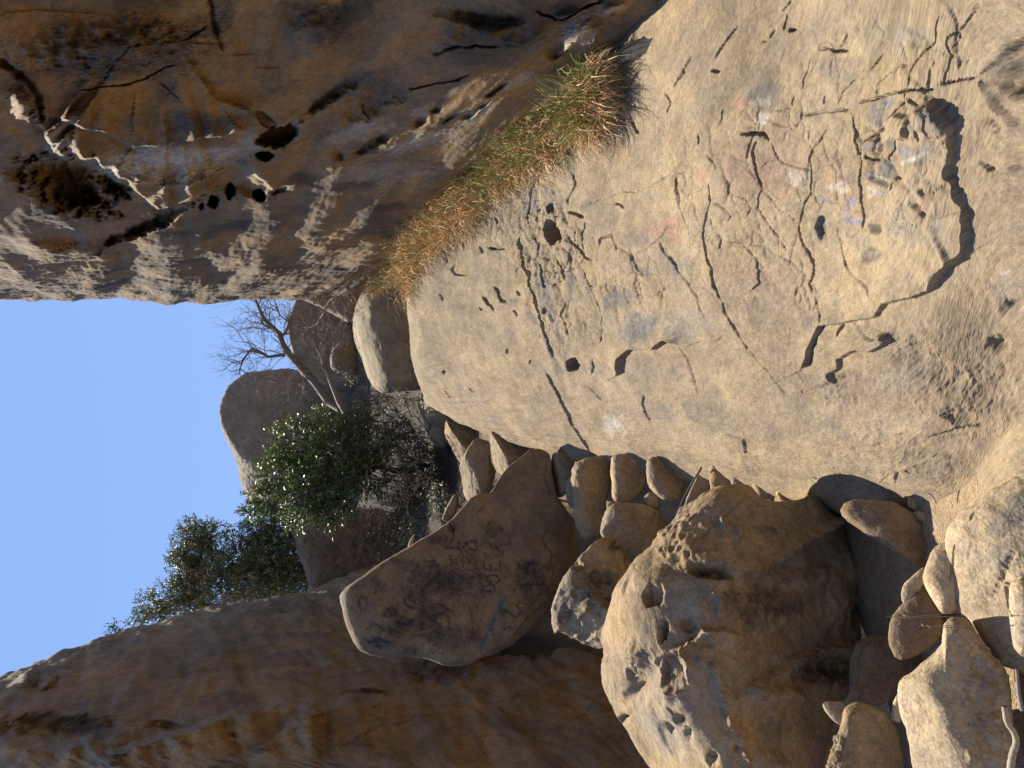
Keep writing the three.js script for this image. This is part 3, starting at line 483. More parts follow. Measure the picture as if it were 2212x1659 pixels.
  p('B', 1130, 1080, 300, 40, -42, GREY, 0.6, 0.7); p('B', 1330, 960, 160, 36, -40, GREY, 0.65, 0.6); p('B', 1750, 650, 260, 40, -42, GREY, 0.45, 0.8); p('B', 1260, 1230, 50, 150, 8, GREY, 0.45, 0.8); p('B', 1650, 1290, 70, 40, 0, GREY, 0.4, 0.8); p('B', 700, 1480, 60, 140, 20, [0.224, 0.191, 0.145], 0.5, 0.8); p('B', 1380, 1250, 60, 120, 0, GREY, 0.4, 0.9); p('B', 1940, 1480, 60, 60, 0, GREY, 0.4, 0.7); p('B', 2000, 1220, 80, 50, 0, GREY, 0.3, 0.8);
}
{
  const net = [
    [[2520, 1110, 2.25], [2480, 950, 2.0], [2450, 750, 1.85], [2430, 500, 1.75], [2400, 250, 1.7], [2380, 0, 1.65], [2350, -250, 1.55], [2300, -500, 1.5]],
    [[2232, 1060, 2.4], [2215, 900, 2.3], [2190, 700, 2.2], [2160, 500, 2.12], [2140, 250, 2.05], [2100, 0, 2.0], [2060, -250, 1.98], [2000, -500, 2.0]],
    [[2080, 1150, 3.0], [2045, 1056, 2.76], [2010, 900, 2.62], [1970, 700, 2.52], [1950, 450, 2.42], [1930, 200, 2.34], [1900, 0, 2.3], [1850, -250, 2.3]],
    [[1850, 1095, 3.7], [1830, 1046, 3.4], [1810, 930, 3.2], [1790, 750, 3.08], [1770, 500, 2.95], [1750, 250, 2.85], [1720, 0, 2.78], [1680, -200, 2.75]],
    [[1630, 1040, 4.6], [1600, 1010, 4.25], [1590, 920, 4.0], [1570, 750, 3.8], [1550, 550, 3.6], [1530, 330, 3.45], [1510, 80, 3.35], [1490, -70, 3.4]],
    [[1380, 1005, 5.9], [1350, 978, 5.55], [1345, 890, 5.2], [1340, 720, 4.9], [1335, 540, 4.65], [1330, 360, 4.45], [1325, 190, 4.35], [1315, 70, 4.4]],
    [[1180, 960, 7.3], [1150, 943, 6.9], [1140, 850, 6.4], [1140, 700, 6.0], [1140, 560, 5.75], [1140, 430, 5.6], [1140, 310, 5.55], [1135, 230, 5.65]],
    [[1025, 905, 8.5], [1000, 890, 8.1], [990, 800, 7.5], [985, 690, 7.1], [985, 600, 6.9], [985, 520, 6.8], [990, 430, 6.8], [995, 360, 6.9]],
    [[950, 866, 9.4], [925, 852, 9.0], [905, 790, 8.4], [895, 700, 8.0], [892, 640, 7.8], [897, 590, 7.75], [912, 535, 7.75], [930, 480, 7.85]],
    [[955, 860, 10], [930, 845, 9.7], [908, 785, 9.2], [898, 700, 8.8], [895, 640, 8.6], [900, 590, 8.5], [917, 540, 8.5], [935, 500, 8.6]],
    [[1040, 860, 10.4], [1030, 845, 10.2], [1020, 785, 9.8], [1010, 700, 9.5], [1010, 640, 9.3], [1010, 590, 9.2], [1020, 540, 9.1], [1030, 500, 9.1]],
  ].map(r => r.map(a => at(...a)));
  // carry the left side down under the overhang
  for (let i = 0; i < net.length; i++) { const e = net[i][0], q = e.clone(); q.x += 0.5 + 0.05 * i; q.y -= 0.5 + 0.06 * i; net[i].unshift(q); }
  const g = face(net, 830, 600, {
    ...SLAB_SKIN, carve: slabCarve, flip: true, us: 0.36, vs: 0.62,
    du: warp([60, 170, 200, 230, 250, 205, 160, 100, 40, 20]), dv: warp([0.3, 0.55, 1, 1, 1, 1, 1, 0.55]),
    relief: p => {
      const b = bed(p, 0.9, 0.10), far = sstep(-3.6, -5.5, p.z);
      return 0.030 * fbm(p.x * 1.6, p.y * 1.6, p.z * 1.6, 3) + 0.008 * fbm(p.x * 8, p.y * 8, p.z * 8, 4) + 0.0022 * fbm(p.x * 42, p.y * 42, p.z * 42, 3)
        + (0.004 + 0.012 * far) * ridge(b[0] + 0.4 * N3(p.x * 2, p.y * 2, p.z * 2), b[1], b[2], 3);
    }
  });
  add(new THREE.Mesh(g, rockMat), 'sandstone_slab', 'huge sunlit tan sandstone slab with cracked plates, undercut lip and faded chalk', 'rock slab');
}

// ---- the overhanging cliff
const cliffCarve = new Carve();
{
  const s = cliffCarve;
  s.bump('A', 420, 1120, 330, 150, 22, -0.6); s.bump('A', 720, 1150, 130, 60, 35, -0.3);
  s.bump('A', 900, 1390, 340, 55, -27, -0.45); s.bump('A', 380, 1460, 160, 70, 5, -0.2);
  s.bump('A', 1150, 1010, 430, 90, -8, -0.12);
  s.lip('A', 0.32, 110, 1, [1330, 1195, 1120, 1240, 980, 1290, 830, 1180, 690, 1120, 600, 1015, 440, 1025, 330, 960, 270, 830]);
  s.lip('A', 0.16, 100, 1, [1560, 640, 1500, 790, 1280, 830, 1050, 900, 830, 940, 680, 880, 550, 860, 380, 770]);
  s.bump('A', 1720, 820, 145, 75, -5, -0.25, 4); s.bump('A', 1640, 950, 56, 36, 0, -0.22, 4); s.bump('A', 1640, 700, 80, 34, 40, -0.12, 4);
  s.bump('A', 1330, 1260, 42, 42, 0, -0.3, 4); s.bump('A', 1435, 1210, 30, 55, 0, -0.3, 4); s.bump('A', 1610, 1205, 50, 42, 0, -0.3, 4); s.bump('A', 1255, 1290, 18, 24, 0, -0.2, 4); s.bump('A', 1480, 1170, 230, 55, 8, -0.12);
  s.bump('A', 1740, 1180, 70, 18, -8, -0.15);
  s.lip('A', 0.10, 40, 1, [1880, 1190, 1700, 1190, 1620, 1110, 1500, 1030]);
  s.crack('A', 16, 0.09, [-40, 330, 60, 400, 160, 490, 230, 590, 270, 760]);
  s.crack('A', 12, 0.06, [1310, -40, 1330, 130, 1350, 220, 1390, 320]);
  s.crack('A', 4, 0.05, [500, 570, 800, 560, 1000, 470, 1110, 420]); s.crack('A', 3, 0.04, [1110, 280, 1200, 230, 1290, 170]); s.crack('A', 3, 0.03, [1000, 540, 1080, 600, 1130, 640]);
  s.bump('A', 700, 300, 520, 190, -5, 0.12); s.bump('A', 130, 640, 120, 70, 50, 0.18);
  s.bump('A', 2050, 620, 260, 60, -30, -0.14); s.bump('B', 300, 640, 260, 80, -28, -0.10); s.bump('B', 250, 900, 170, 34, -30, -0.10); s.bump('B', 60, 950, 50, 40, 0, -0.1);
  s.bump('A', 1980, 230, 200, 130, -20, 0.08);
  // ledges of the lower wall
  s.lip('B', 0.07, 30, 1, [1340, 165, 1200, 240, 1080, 215, 1000, 185, 930, 190]); s.lip('B', 0.06, 25, 1, [900, 240, 820, 275, 770, 250, 715, 235]);
  s.lip('B', 0.06, 24, -1, [1050, 225, 1100, 265, 1240, 255, 1340, 200]);
  s.crack('B', 4, 0.05, [640, 350, 760, 280, 900, 240, 1050, 235]); s.crack('B', 4, 0.05, [480, 560, 640, 520, 780, 470, 870, 410]); s.crack('B', 3, 0.04, [200, 660, 215, 720, 260, 750]);
  s.bump('B', 950, 100, 260, 45, -5, -0.12); s.bump('B', 1500, 60, 120, 40, 0, 0.08); s.bump('B', 1560, 230, 120, 110, -20, 0.08); s.bump('B', 1400, 330, 70, 60, 0, -0.08);
  s.lip('B', 0.08, 24, 1, [1800, 130, 1690, 220, 1650, 300, 1440, 350]); s.bump('B', 1780, 60, 80, 40, 0, 0.06); s.crack('B', 6, 0.08, [1280, 20, 1450, 90, 1560, 40, 1700, 0]);
  // low knobs and hollows
  for (const [x, y, a, b] of [[330, 860, 60, 26], [560, 760, 60, 30], [660, 680, 50, 22], [740, 740, 60, 26], [860, 720, 60, 30], [940, 660, 70, 24], [1000, 560, 60, 24], [1060, 520, 50, 20]]) s.bump('B', x, y, a, b, -30, -0.07);
  const p = (sh, ...a) => s.patch(sh, ...a), DK = [0.035, 0.032, 0.03], OC = [0.36, 0.20, 0.07], PG = [0.50, 0.46, 0.41];
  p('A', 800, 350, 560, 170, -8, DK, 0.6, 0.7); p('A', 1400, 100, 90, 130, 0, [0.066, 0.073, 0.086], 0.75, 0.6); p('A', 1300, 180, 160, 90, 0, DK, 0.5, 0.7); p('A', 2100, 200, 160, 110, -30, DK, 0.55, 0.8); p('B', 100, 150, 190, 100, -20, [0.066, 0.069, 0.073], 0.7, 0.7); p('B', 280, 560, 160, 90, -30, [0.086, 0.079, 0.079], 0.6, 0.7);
  p('A', 1080, 1000, 440, 110, -6, [0.66, 0.61, 0.55], 0.75, 0.4); p('A', 1560, 880, 80, 110, 20, [0.370, 0.330, 0.277], 0.8, 0.6); p('A', 1850, 800, 60, 90, 0, [0.343, 0.297, 0.231], 0.7, 0.7); p('A', 1540, 1050, 110, 60, 35, [0.343, 0.304, 0.251], 0.7, 0.5); p('A', 380, 920, 110, 120, 40, [0.330, 0.277, 0.211], 0.7, 0.6);  // pale scoop floor and lip carry the light they catch in their colour
  p('A', 300, 140, 260, 100, 0, OC, 0.45, 0.8); p('A', 650, 620, 200, 60, -10, OC, 0.5, 0.7); p('A', 1500, 380, 60, 220, -10, OC, 0.6, 0.7); p('A', 2050, 460, 180, 60, -30, OC, 0.6, 0.7); p('A', 1350, 620, 220, 70, -15, OC, 0.45, 0.7); p('A', 1250, 860, 240, 40, -20, OC, 0.4, 0.7); p('B', 620, 240, 240, 60, -28, OC, 0.5, 0.8); p('A', 850, 1320, 120, 60, -20, OC, 0.5, 0.8); p('A', 260, 1080, 80, 60, 0, OC, 0.5, 0.8); p('A', 1400, 1480, 160, 50, -10, OC, 0.55, 0.8); p('B', 1200, 420, 200, 60, -30, OC, 0.4, 0.8);
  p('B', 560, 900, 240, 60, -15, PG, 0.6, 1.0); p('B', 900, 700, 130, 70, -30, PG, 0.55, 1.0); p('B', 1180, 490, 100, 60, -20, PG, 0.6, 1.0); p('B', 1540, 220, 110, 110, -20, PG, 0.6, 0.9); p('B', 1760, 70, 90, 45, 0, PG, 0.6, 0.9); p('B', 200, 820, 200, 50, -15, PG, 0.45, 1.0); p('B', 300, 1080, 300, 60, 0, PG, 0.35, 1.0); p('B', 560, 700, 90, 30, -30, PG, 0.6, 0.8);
}
{
  const W = [
    [3, [[2.0, -0.6], [1.95, 0.7], [1.9, 1.6], [1.8, 2.4], [1.5, 3.2], [1.2, 4.2], [1.2, 6], [2.5, 9]]],
    [-1, [[1.9, -0.2], [1.85, 0.8], [1.85, 1.6], [1.75, 2.3], [1.5, 2.9], [1.15, 3.6], [1.0, 5.5], [2.2, 9]]],
    [-2.6, [[2.0, 0.0], [1.85, 0.7], [1.8, 1.5], [1.7, 2.3], [1.4, 3.0], [1.1, 3.7], [0.95, 5.5], [2, 9]]],
    [-3.5, [[2.0, 0.3], [1.85, 0.8], [1.78, 1.5], [1.68, 2.2], [1.45, 3.0], [1.12, 3.85], [0.95, 5.5], [1.8, 9]]],
    [-4.5, [[2.1, 0.6], [1.85, 1.05], [1.72, 1.7], [1.62, 2.5], [1.4, 3.4], [1.1, 4.4], [0.95, 6], [1.6, 9.2]]],
    [-6, [[2.1, 1.1], [1.82, 1.5], [1.66, 2.2], [1.55, 3.1], [1.35, 4.2], [1.1, 5.4], [1.0, 7], [1.5, 9.5]]],
    [-8, [[1.9, 1.9], [1.62, 2.4], [1.45, 3.2], [1.35, 4.2], [1.25, 5.3], [1.1, 6.6], [1.05, 8], [1.5, 10]]],
    [-9.5, [[1.8, 2.6], [1.5, 3.1], [1.37, 4.0], [1.27, 5.1], [1.2, 6.2], [1.13, 7.4], [1.13, 8.6], [1.6, 10.5]]],
    [-11, [[1.8, 3.1], [1.42, 3.7], [1.33, 4.8], [1.3, 6], [1.29, 7.2], [1.29, 8.4], [1.35, 9.5], [1.8, 11]]],
    [-12.5, [[2.1, 3.5], [1.8, 4.1], [1.7, 5.2], [1.7, 6.5], [1.7, 7.8], [1.75, 9], [1.9, 10], [2.5, 11.3]]],
    [-13.5, [[5, 3.8], [5, 4.3], [5, 5.3], [5, 6.5], [5, 7.8], [5, 9], [5, 10], [5, 11.3]]],
  ];
  const net = W.map(([z, a]) => a.map(([x, y]) => new THREE.Vector3(x, y, z)));
  for (const r of net) { const q = r[7].clone(); q.x += 4; q.y += 1.2; r.push(q); }
  // more rows where the photograph looks straight at the wall
  const g = face(net, 480, 520, {
    ...CLIFF_SKIN, carve: cliffCarve, flip: true, deep: true,
    du: warp([5, 20, 170, 140, 130, 110, 60, 45, 30, 8]), dv: warp([0.5, 1, 1.1, 1.2, 1.3, 1, 0.4, 0.08]),
    relief: p => {
      const b = bed(p, 1.3, 0.22), b2 = bed(p, 0.45, 0.07), far = sstep(-4.5, -8, p.z);
      return 0.13 * fbm(b[0] * 0.5, b[1] * 0.33, b[2] * 0.33, 2) + 0.030 * fbm(b[0], b[1], b[2], 3) + 0.006 * ridge(b2[0], b2[1], b2[2], 3)
        + far * (0.03 * fbm(p.x * 3, p.y * 2.4, p.z * 3.4, 3) + 0.014 * ridge(p.x * 6, p.y * 4.5 + 3, p.z * 7, 3)) + 0.004 * fbm(p.x * 24, p.y * 24, p.z * 24, 3);
    }
  });
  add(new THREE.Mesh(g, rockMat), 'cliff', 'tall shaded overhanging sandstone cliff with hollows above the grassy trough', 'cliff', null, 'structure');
}

// ---- the cliff on the other side
const leftCarve = new Carve();
{
  const s = leftCarve;
  s.lip('G', 0.352, 80, -1, [1990, 1215, 1850, 1215, 1700, 1225, 1450, 1290, 1250, 1380, 1100, 1420, 960, 1440, 800, 1500, 740, 1525, 600, 1620, 560, 1670], 18);
  s.lip('G', 0.192, 80, -1, [960, 1435, 860, 1395, 740, 1390, 580, 1410, 480, 1495], 18);
  s.lip('G', 0.192, 80, -1, [740, 1520, 600, 1520, 480, 1505, 250, 1540, 120, 1490, 0, 1470], 18);
  s.lip('G', 0.192, 80, -1, [2212, 1180, 1980, 1250, 1800, 1360, 1650, 1480, 1500, 1560, 1350, 1670], 18);
  s.lip('H', 0.128, 80, -1, [1650, 900, 1500, 1000, 1300, 1110, 1100, 1170, 800, 1190, 450, 1220, 230, 1240, 0, 1230], 18);
  s.bump('G', 400, 1420, 420, 90, 0, -0.2); s.bump('G', 170, 1110, 70, 60, -40, 0.14); s.bump('G', 290, 1130, 70, 36, -40, 0.12); s.bump('G', 1050, 1400, 130, 40, 10, -0.12);
  s.crack('G', 5, 0.05, [1450, 1370, 1450, 1440, 1465, 1530, 1500, 1550]); s.bump('H', 1000, 1000, 420, 100, -10, -0.25); s.bump('H', 250, 1210, 220, 30, 0, -0.08);
  const L = (w, a, arr) => s.stroke('H', w, CHAR, a, arr);
  L(1.5, 0.7, [280, 1295, 230, 1360, 320, 1372, 420, 1380, 520, 1372, 580, 1350, 640, 1345]); L(1.4, 0.7, [390, 1305, 480, 1310, 560, 1318]); L(1.2, 0.6, [300, 1298, 270, 1300]);
  L(1.6, 0.7, [0, 1640, 60, 1560, 110, 1500, 200, 1520, 150, 1480, 260, 1440, 320, 1420]); L(1.3, 0.6, [100, 1520, 180, 1530, 300, 1545]); L(1.2, 0.5, [870, 1430, 920, 1455, 1000, 1470, 1110, 1480]); L(1.2, 0.5, [1110, 1480, 1115, 1560, 1110, 1640]); L(1.2, 0.5, [950, 1275, 1010, 1255, 1070, 1245]); L(1.2, 0.5, [1140, 1190, 1180, 1240, 1190, 1280]); L(1.2, 0.5, [1240, 1270, 1350, 1275, 1345, 1300]);
  L(1.4, 0.6, [1370, 1160, 1430, 1180, 1470, 1230, 1490, 1260, 1480, 1280]); L(1.2, 0.6, [1300, 1480, 1350, 1505, 1410, 1515, 1420, 1500]); L(1.1, 0.5, [1000, 1490, 1030, 1530]); L(1.2, 0.5, [860, 1180, 960, 1190, 1060, 1180]); L(1.2, 0.5, [840, 1540, 920, 1560, 1000, 1550]); L(1.2, 0.5, [1570, 1480, 1580, 1560, 1600, 1620]); L(1.2, 0.45, [1480, 1390, 1560, 1350, 1620, 1300]); L(1.1, 0.45, [310, 1560, 330, 1600]); L(1.2, 0.45, [330, 1400, 420, 1390]);
  s.stroke('G', 1.3, CHAR, 0.45, [2060, 1659, 2110, 1560, 2180, 1510]); s.stroke('G', 1, CHAR, 0.35, [1900, 1460, 2000, 1470, 2060, 1490]);
  s.patch('H', 650, 1040, 220, 90, 10, [0.073, 0.086, 0.112], 0.75, 0.7); s.patch('H', 450, 1070, 80, 50, 0, [0.112, 0.079, 0.079], 0.6, 0.6); s.patch('H', 680, 1440, 80, 40, -10, [0.178, 0.185, 0.198], 0.45, 0.9); s.patch('G', 600, 1430, 150, 60, 0, [0.092, 0.073, 0.066], 0.5, 0.7); s.patch('G', 2150, 820, 80, 50, 10, [0.304, 0.178, 0.066], 0.7, 0.7); s.patch('H', 40, 780, 80, 60, 0, [0.304, 0.178, 0.066], 0.7, 0.7); s.patch('H', 420, 1300, 240, 60, 0, [0.304, 0.185, 0.073], 0.5, 0.8); s.patch('G', 2050, 1020, 60, 12, 0, WHITE, 0.25, 0.9); s.patch('G', 190, 1080, 90, 80, -40, [0.277, 0.238, 0.145], 0.6, 0.6);  // last patch: sunlight on the crest lobes, put into the colour as yellow
  s.patch('H', 1420, 1230, 160, 70, 20, [0.297, 0.178, 0.073], 0.5, 0.8);
}
{
  const W = [
    [2, [[-2.6, -0.4], [-2.7, 0.0], [-2.8, 0.4], [-2.9, 0.8], [-3.1, 1.2], [-3.3, 1.6], [-4, 1.9], [-6, 2.2]]],  // unseen near rows, shaped low so the sun passes over to the boulders
    [-2.6, [[-2.3, -0.5], [-2.35, 0.1], [-2.4, 0.6], [-2.5, 1.1], [-2.7, 1.6], [-3.0, 2.0], [-3.6, 2.2], [-6, 2.5]]],
    [-4.1, [[-2.1, -0.4], [-2.15, 0.5], [-2.2, 1.2], [-2.3, 1.8], [-2.5, 2.3], [-2.8, 2.7], [-3.4, 3.0], [-6, 3.4]]],
    [-4.6, [[-2.05, -0.3], [-2.1, 0.8], [-2.15, 1.8], [-2.15, 2.9], [-2.2, 4.1], [-2.35, 5.2], [-3.0, 5.9], [-6, 6.4]]],
    [-6, [[-2.1, 0.1], [-2.15, 1.2], [-2.15, 2.2], [-2.15, 3.3], [-2.15, 4.5], [-2.3, 5.45], [-2.9, 6.0], [-6, 6.4]]],
    [-8, [[-2.3, 0.9], [-2.25, 1.8], [-2.25, 2.7], [-2.3, 3.6], [-2.35, 4.5], [-2.5, 5.1], [-3.2, 5.5], [-6, 5.8]]],
    [-9.5, [[-2.2, 1.6], [-2.2, 2.3], [-2.3, 2.9], [-2.4, 3.4], [-2.5, 3.8], [-2.65, 4.05], [-3.3, 4.4], [-6, 4.8]]],
    [-10.7, [[-1.9, 2.0], [-2.0, 2.6], [-2.05, 2.8], [-2.1, 3.0], [-2.2, 3.15], [-2.4, 3.3], [-3.2, 3.5], [-6, 4]]],
    [-12, [[-1.6, 2.0], [-1.7, 2.4], [-1.8, 2.5], [-1.9, 2.6], [-2.1, 2.7], [-2.4, 2.8], [-3.2, 3.1], [-6, 3.6]]],
  ];
  const net = W.map(([z, a]) => a.map(([x, y]) => new THREE.Vector3(x * 1.42, 1.5 + (y - 1.5) * 1.42, z * 1.42)));
  const g = face(net, 310, 260, {
    ...LEFT_SKIN, carve: leftCarve, flip: false, deep: true,
    du: warp([6, 12, 24, 110, 100, 70, 50, 20]), dv: warp([0.6, 1, 1, 1, 1, 0.8, 0.25]),
    relief: p => {
      const b = bed(p, 1.2, 0.3), b2 = bed(p, 0.5, 0.08);
      return 0.08 * fbm(b[0] + 3, b[1], b[2], 3) + 0.024 * ridge(b2[0], b2[1], b2[2], 4) + 0.02 * fbm(p.x * 2.6, p.y * 2.6, p.z * 2.6, 3) + 0.006 * fbm(p.x * 22, p.y * 22, p.z * 22, 3);
    }
  });
  add(new THREE.Mesh(g, rockMat), 'cliff', 'brown shaded rock wall with diagonal folds and charcoal squiggles behind the boulders', 'cliff', null, 'structure');
}

// ---- ground: soil of the gully, rising away between the rocks
const hz = [[-40, -0.3], [0, -0.05], [2.2, -0.06], [3, -0.08], [4, -0.16], [5.1, 0.1], [5.9, 0.45], [7, 1.0], [8, 1.45], [9, 1.9], [11, 2.5], [12, 2.8], [16, 4.1], [20, 5.8], [30, 8], [45, 8.5], [400, 8.5]];
function groundY(x, z) {
  const d = -z; let i = 1; while (i < hz.length - 1 && d > hz[i][0]) i++;
  const [a, ya] = hz[i - 1], [b, yb] = hz[i], t = Math.min(1, Math.max(0, (d - a) / (b - a)));
  const side = d < 9.5 && d > 3 ? 2.4 * sstep(-0.9, -1.9, x) * sstep(3, 6, d) * sstep(9.5, 8, d) : 0;
  return ya + (yb - ya) * t - side + 0.05 * fbm(x * 1.1, 2, z * 1.1, 3) + 0.012 * fbm(x * 7, 5, z * 7, 3);
}
{
  const pos = [], col = [], uv = [], idx = [], xs = [], zs = [];
  for (const [a, b, n] of [[-400, -30, 8], [-30, -6, 24], [-6, -2.5, 30], [-2.5, 2.5, 120], [2.5, 6, 30], [6, 30, 24], [30, 400, 8]]) for (let i = 0; i < n; i++) xs.push(a + (b - a) * i / n);
  xs.push(400);
  for (const [a, b, n] of [[60, 8, 10], [8, -1, 30], [-1, -5, 130], [-5, -16, 90], [-16, -40, 40], [-40, -400, 20]]) for (let i = 0; i < n; i++) zs.push(a + (b - a) * i / n);
  zs.push(-400);
  for (const z of zs) for (const x of xs) {
    const near = z > -6 && z < 0 && Math.abs(x) < 2.5, m = 0.5 + 0.5 * fbm(x * 3, 1, z * 3, 3), g = near ? N3(x * 70, 0, z * 70) : 0;
    const h = near ? 0.010 * fbm(x * 30, 1, z * 30, 3) + 0.005 * N3(x * 95, 3, z * 95) : 0;
    pos.push(x, groundY(x, z) + h, z); const k = 0.85 + 0.3 * m + 0.22 * g; const litterShade = sstep(-8.4, -9.2, z + 0.6 * fbm(x * 2.5, 3, z * 2.5, 3)); col.push((0.36 - 0.29 * litterShade) * k, (0.26 - 0.205 * litterShade) * k, (0.157 - 0.12 * litterShade) * k); uv.push(x * 0.8, z * 0.8);  // leaf litter, darkened further to stand for shade below the bush
  }
  const C = xs.length;
  for (let j = 0; j < zs.length - 1; j++) for (let i = 0; i < C - 1; i++) { const a = j * C + i; idx.push(a, a + 1, a + C, a + 1, a + C + 1, a + C); }
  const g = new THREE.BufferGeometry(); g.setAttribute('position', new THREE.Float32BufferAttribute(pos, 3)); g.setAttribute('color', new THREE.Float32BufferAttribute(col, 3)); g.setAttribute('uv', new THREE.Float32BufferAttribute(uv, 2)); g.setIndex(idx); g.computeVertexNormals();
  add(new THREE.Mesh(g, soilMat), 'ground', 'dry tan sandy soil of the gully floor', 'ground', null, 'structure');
}

// ================================================================ boulders
const TAN = { seed: 21, a: [0.264, 0.208, 0.142], b: [0.323, 0.241, 0.142], ochre: 0.8, streak: 0.05, dark: 0.2, dk: [0.145, 0.119, 0.092] };
const skin = (seed, o = {}) => ({ ...TAN, seed, ...o });
const WARM = { a: [0.244, 0.185, 0.119], b: [0.310, 0.211, 0.102] };

// ---- the big boulder
{
  const s = new Carve();
  s.bump('H', 1960, 1090, 110, 190, 35, -0.045); s.bump('H', 2130, 1040, 70, 90, 0, -0.04, 4); s.bump('H', 2020, 590, 60, 80, 30, -0.05, 4); s.bump('H', 2075, 810, 26, 80, 10, -0.05, 4); s.bump('H', 1840, 1080, 22, 26, 0, -0.04, 4); s.bump('H', 1870, 1190, 60, 36, -45, -0.04); s.bump('H', 1800, 1370, 60, 22, -30, -0.06); s.bump('H', 2110, 1420, 30, 34, 0, -0.05, 4); s.bump('H', 2190, 1350, 34, 40, 0, -0.06, 4); s.bump('H', 2140, 1300, 18, 14, 0, -0.03, 4); s.bump('H', 1900, 950, 60, 60, 0, 0.03);
  s.lip('H', 0.022, 26, 1, [2212, 930, 2130, 950, 2040, 980, 2020, 1010, 2070, 1060, 2090, 1130, 2160, 1160, 2212, 1150]);
  s.lip('I', 0.06, 24, 1, [0, 1140, 70, 1160, 120, 1120, 110, 1020, 60, 920, 160, 860, 210, 800, 330, 790, 430, 830]);
  s.lip('I', 0.05, 24, -1, [90, 430, 200, 410, 310, 415, 400, 420, 410, 470]); s.bump('I', 260, 445, 150, 36, 5, -0.10, 4);
  s.lip('I', 0.05, 30, 1, [460, 1659, 400, 1470, 350, 1390, 330, 1270, 290, 1180, 270, 1060, 230, 1040]);
  s.lip('I', 0.04, 20, -1, [250, 560, 290, 620, 280, 700, 310, 750]);
  for (const [x, y, a, b] of [[80, 1350, 36, 46], [130, 1440, 22, 56], [280, 1600, 24, 56], [30, 1295, 22, 12], [120, 780, 56, 40]]) s.bump('I', x, y, a, b, 20, -0.03, 4);
  s.crumble('I', 250, 950, 190, 150, 30, 0.05, 11); s.crumble('I', 380, 1350, 60, 340, -12, 0.05, 12); s.crumble('I', 620, 1620, 130, 60, 20, 0.05, 12); s.crumble('I', 130, 250, 190, 200, 0, 0.035, 9); s.crumble('H', 1900, 950, 80, 90, 0, 0.03, 14); s.crumble('I', 800, 600, 600, 400, 0, 0.02, 6);
  s.bump('I', 1230, 710, 110, 110, 0, -0.10, 4); s.bump('I', 1220, 740, 60, 70, 0, 0.04); s.bump('I', 1250, 480, 130, 70, 10, 0.06); s.bump('I', 1040, 640, 70, 140, 5, 0.04); s.bump('I', 950, 440, 50, 60, 0, 0.03);
  s.lip('I', 0.07, 40, -1, [1090, 880, 930, 900, 800, 950, 690, 1020, 500, 1130, 450, 1180]); s.bump('I', 1000, 1020, 260, 90, -10, -0.06);
  s.bump('I', 660, 1200, 220, 60, 0, 0.05); s.lip('I', 0.06, 30, 1, [1060, 130, 950, 210, 860, 270, 720, 370, 560, 460, 420, 450]); s.bump('I', 960, 190, 120, 36, -35, 0.05); s.bump('I', 720, 200, 20, 22, 0, 0.03); s.bump('I', 645, 175, 14, 24, 0, 0.03); s.bump('I', 430, 200, 30, 60, 10, 0.04); s.bump('I', 340, 130, 30, 40, 0, 0.035); s.bump('I', 730, 350, 50, 18, -40, 0.04);
  s.crack('I', 1.6, 0.014, [520, 190, 640, 220, 760, 250, 830, 240]); s.crack('I', 1.6, 0.014, [240, 100, 300, 160, 420, 110, 560, 60]); s.crack('I', 2, 0.02, [900, 500, 960, 440, 940, 380, 900, 440]); s.crack('I', 2.4, 0.025, [1100, 900, 1110, 700, 1110, 600, 1060, 530]); s.crack('I', 2.2, 0.02, [1200, 400, 1330, 420, 1420, 500, 1460, 515]); s.crack('I', 1.6, 0.016, [760, 720, 880, 720, 960, 650]); s.crack('I', 3, 0.03, [540, 1140, 545, 1190, 560, 1220]);
  s.crack('H', 1.5, 0.012, [2030, 1170, 2010, 1270, 2020, 1360]); s.crack('H', 2, 0.02, [1950, 940, 1880, 1020, 1870, 1080]); s.crack('H', 2, 0.02, [1680, 1440, 1700, 1500, 1740, 1520]); s.crack('H', 2.4, 0.03, [1500, 2212, 1490, 2150]);
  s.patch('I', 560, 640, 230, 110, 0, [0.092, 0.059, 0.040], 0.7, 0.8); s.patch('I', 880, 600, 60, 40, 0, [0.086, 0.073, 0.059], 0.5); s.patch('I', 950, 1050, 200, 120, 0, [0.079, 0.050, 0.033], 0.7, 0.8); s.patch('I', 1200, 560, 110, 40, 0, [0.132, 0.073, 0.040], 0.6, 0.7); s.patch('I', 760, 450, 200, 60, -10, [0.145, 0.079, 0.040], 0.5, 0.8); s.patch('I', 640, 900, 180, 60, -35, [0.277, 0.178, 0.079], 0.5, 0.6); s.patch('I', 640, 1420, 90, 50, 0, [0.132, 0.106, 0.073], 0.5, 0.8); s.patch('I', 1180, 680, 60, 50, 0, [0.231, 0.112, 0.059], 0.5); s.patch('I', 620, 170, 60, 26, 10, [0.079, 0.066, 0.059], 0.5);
  s.patch('I', 130, 620, 160, 110, 30, [0.304, 0.277, 0.238], 0.5, 0.7); s.patch('H', 2100, 1400, 220, 220, 0, [0.290, 0.251, 0.205], 0.5, 0.7);
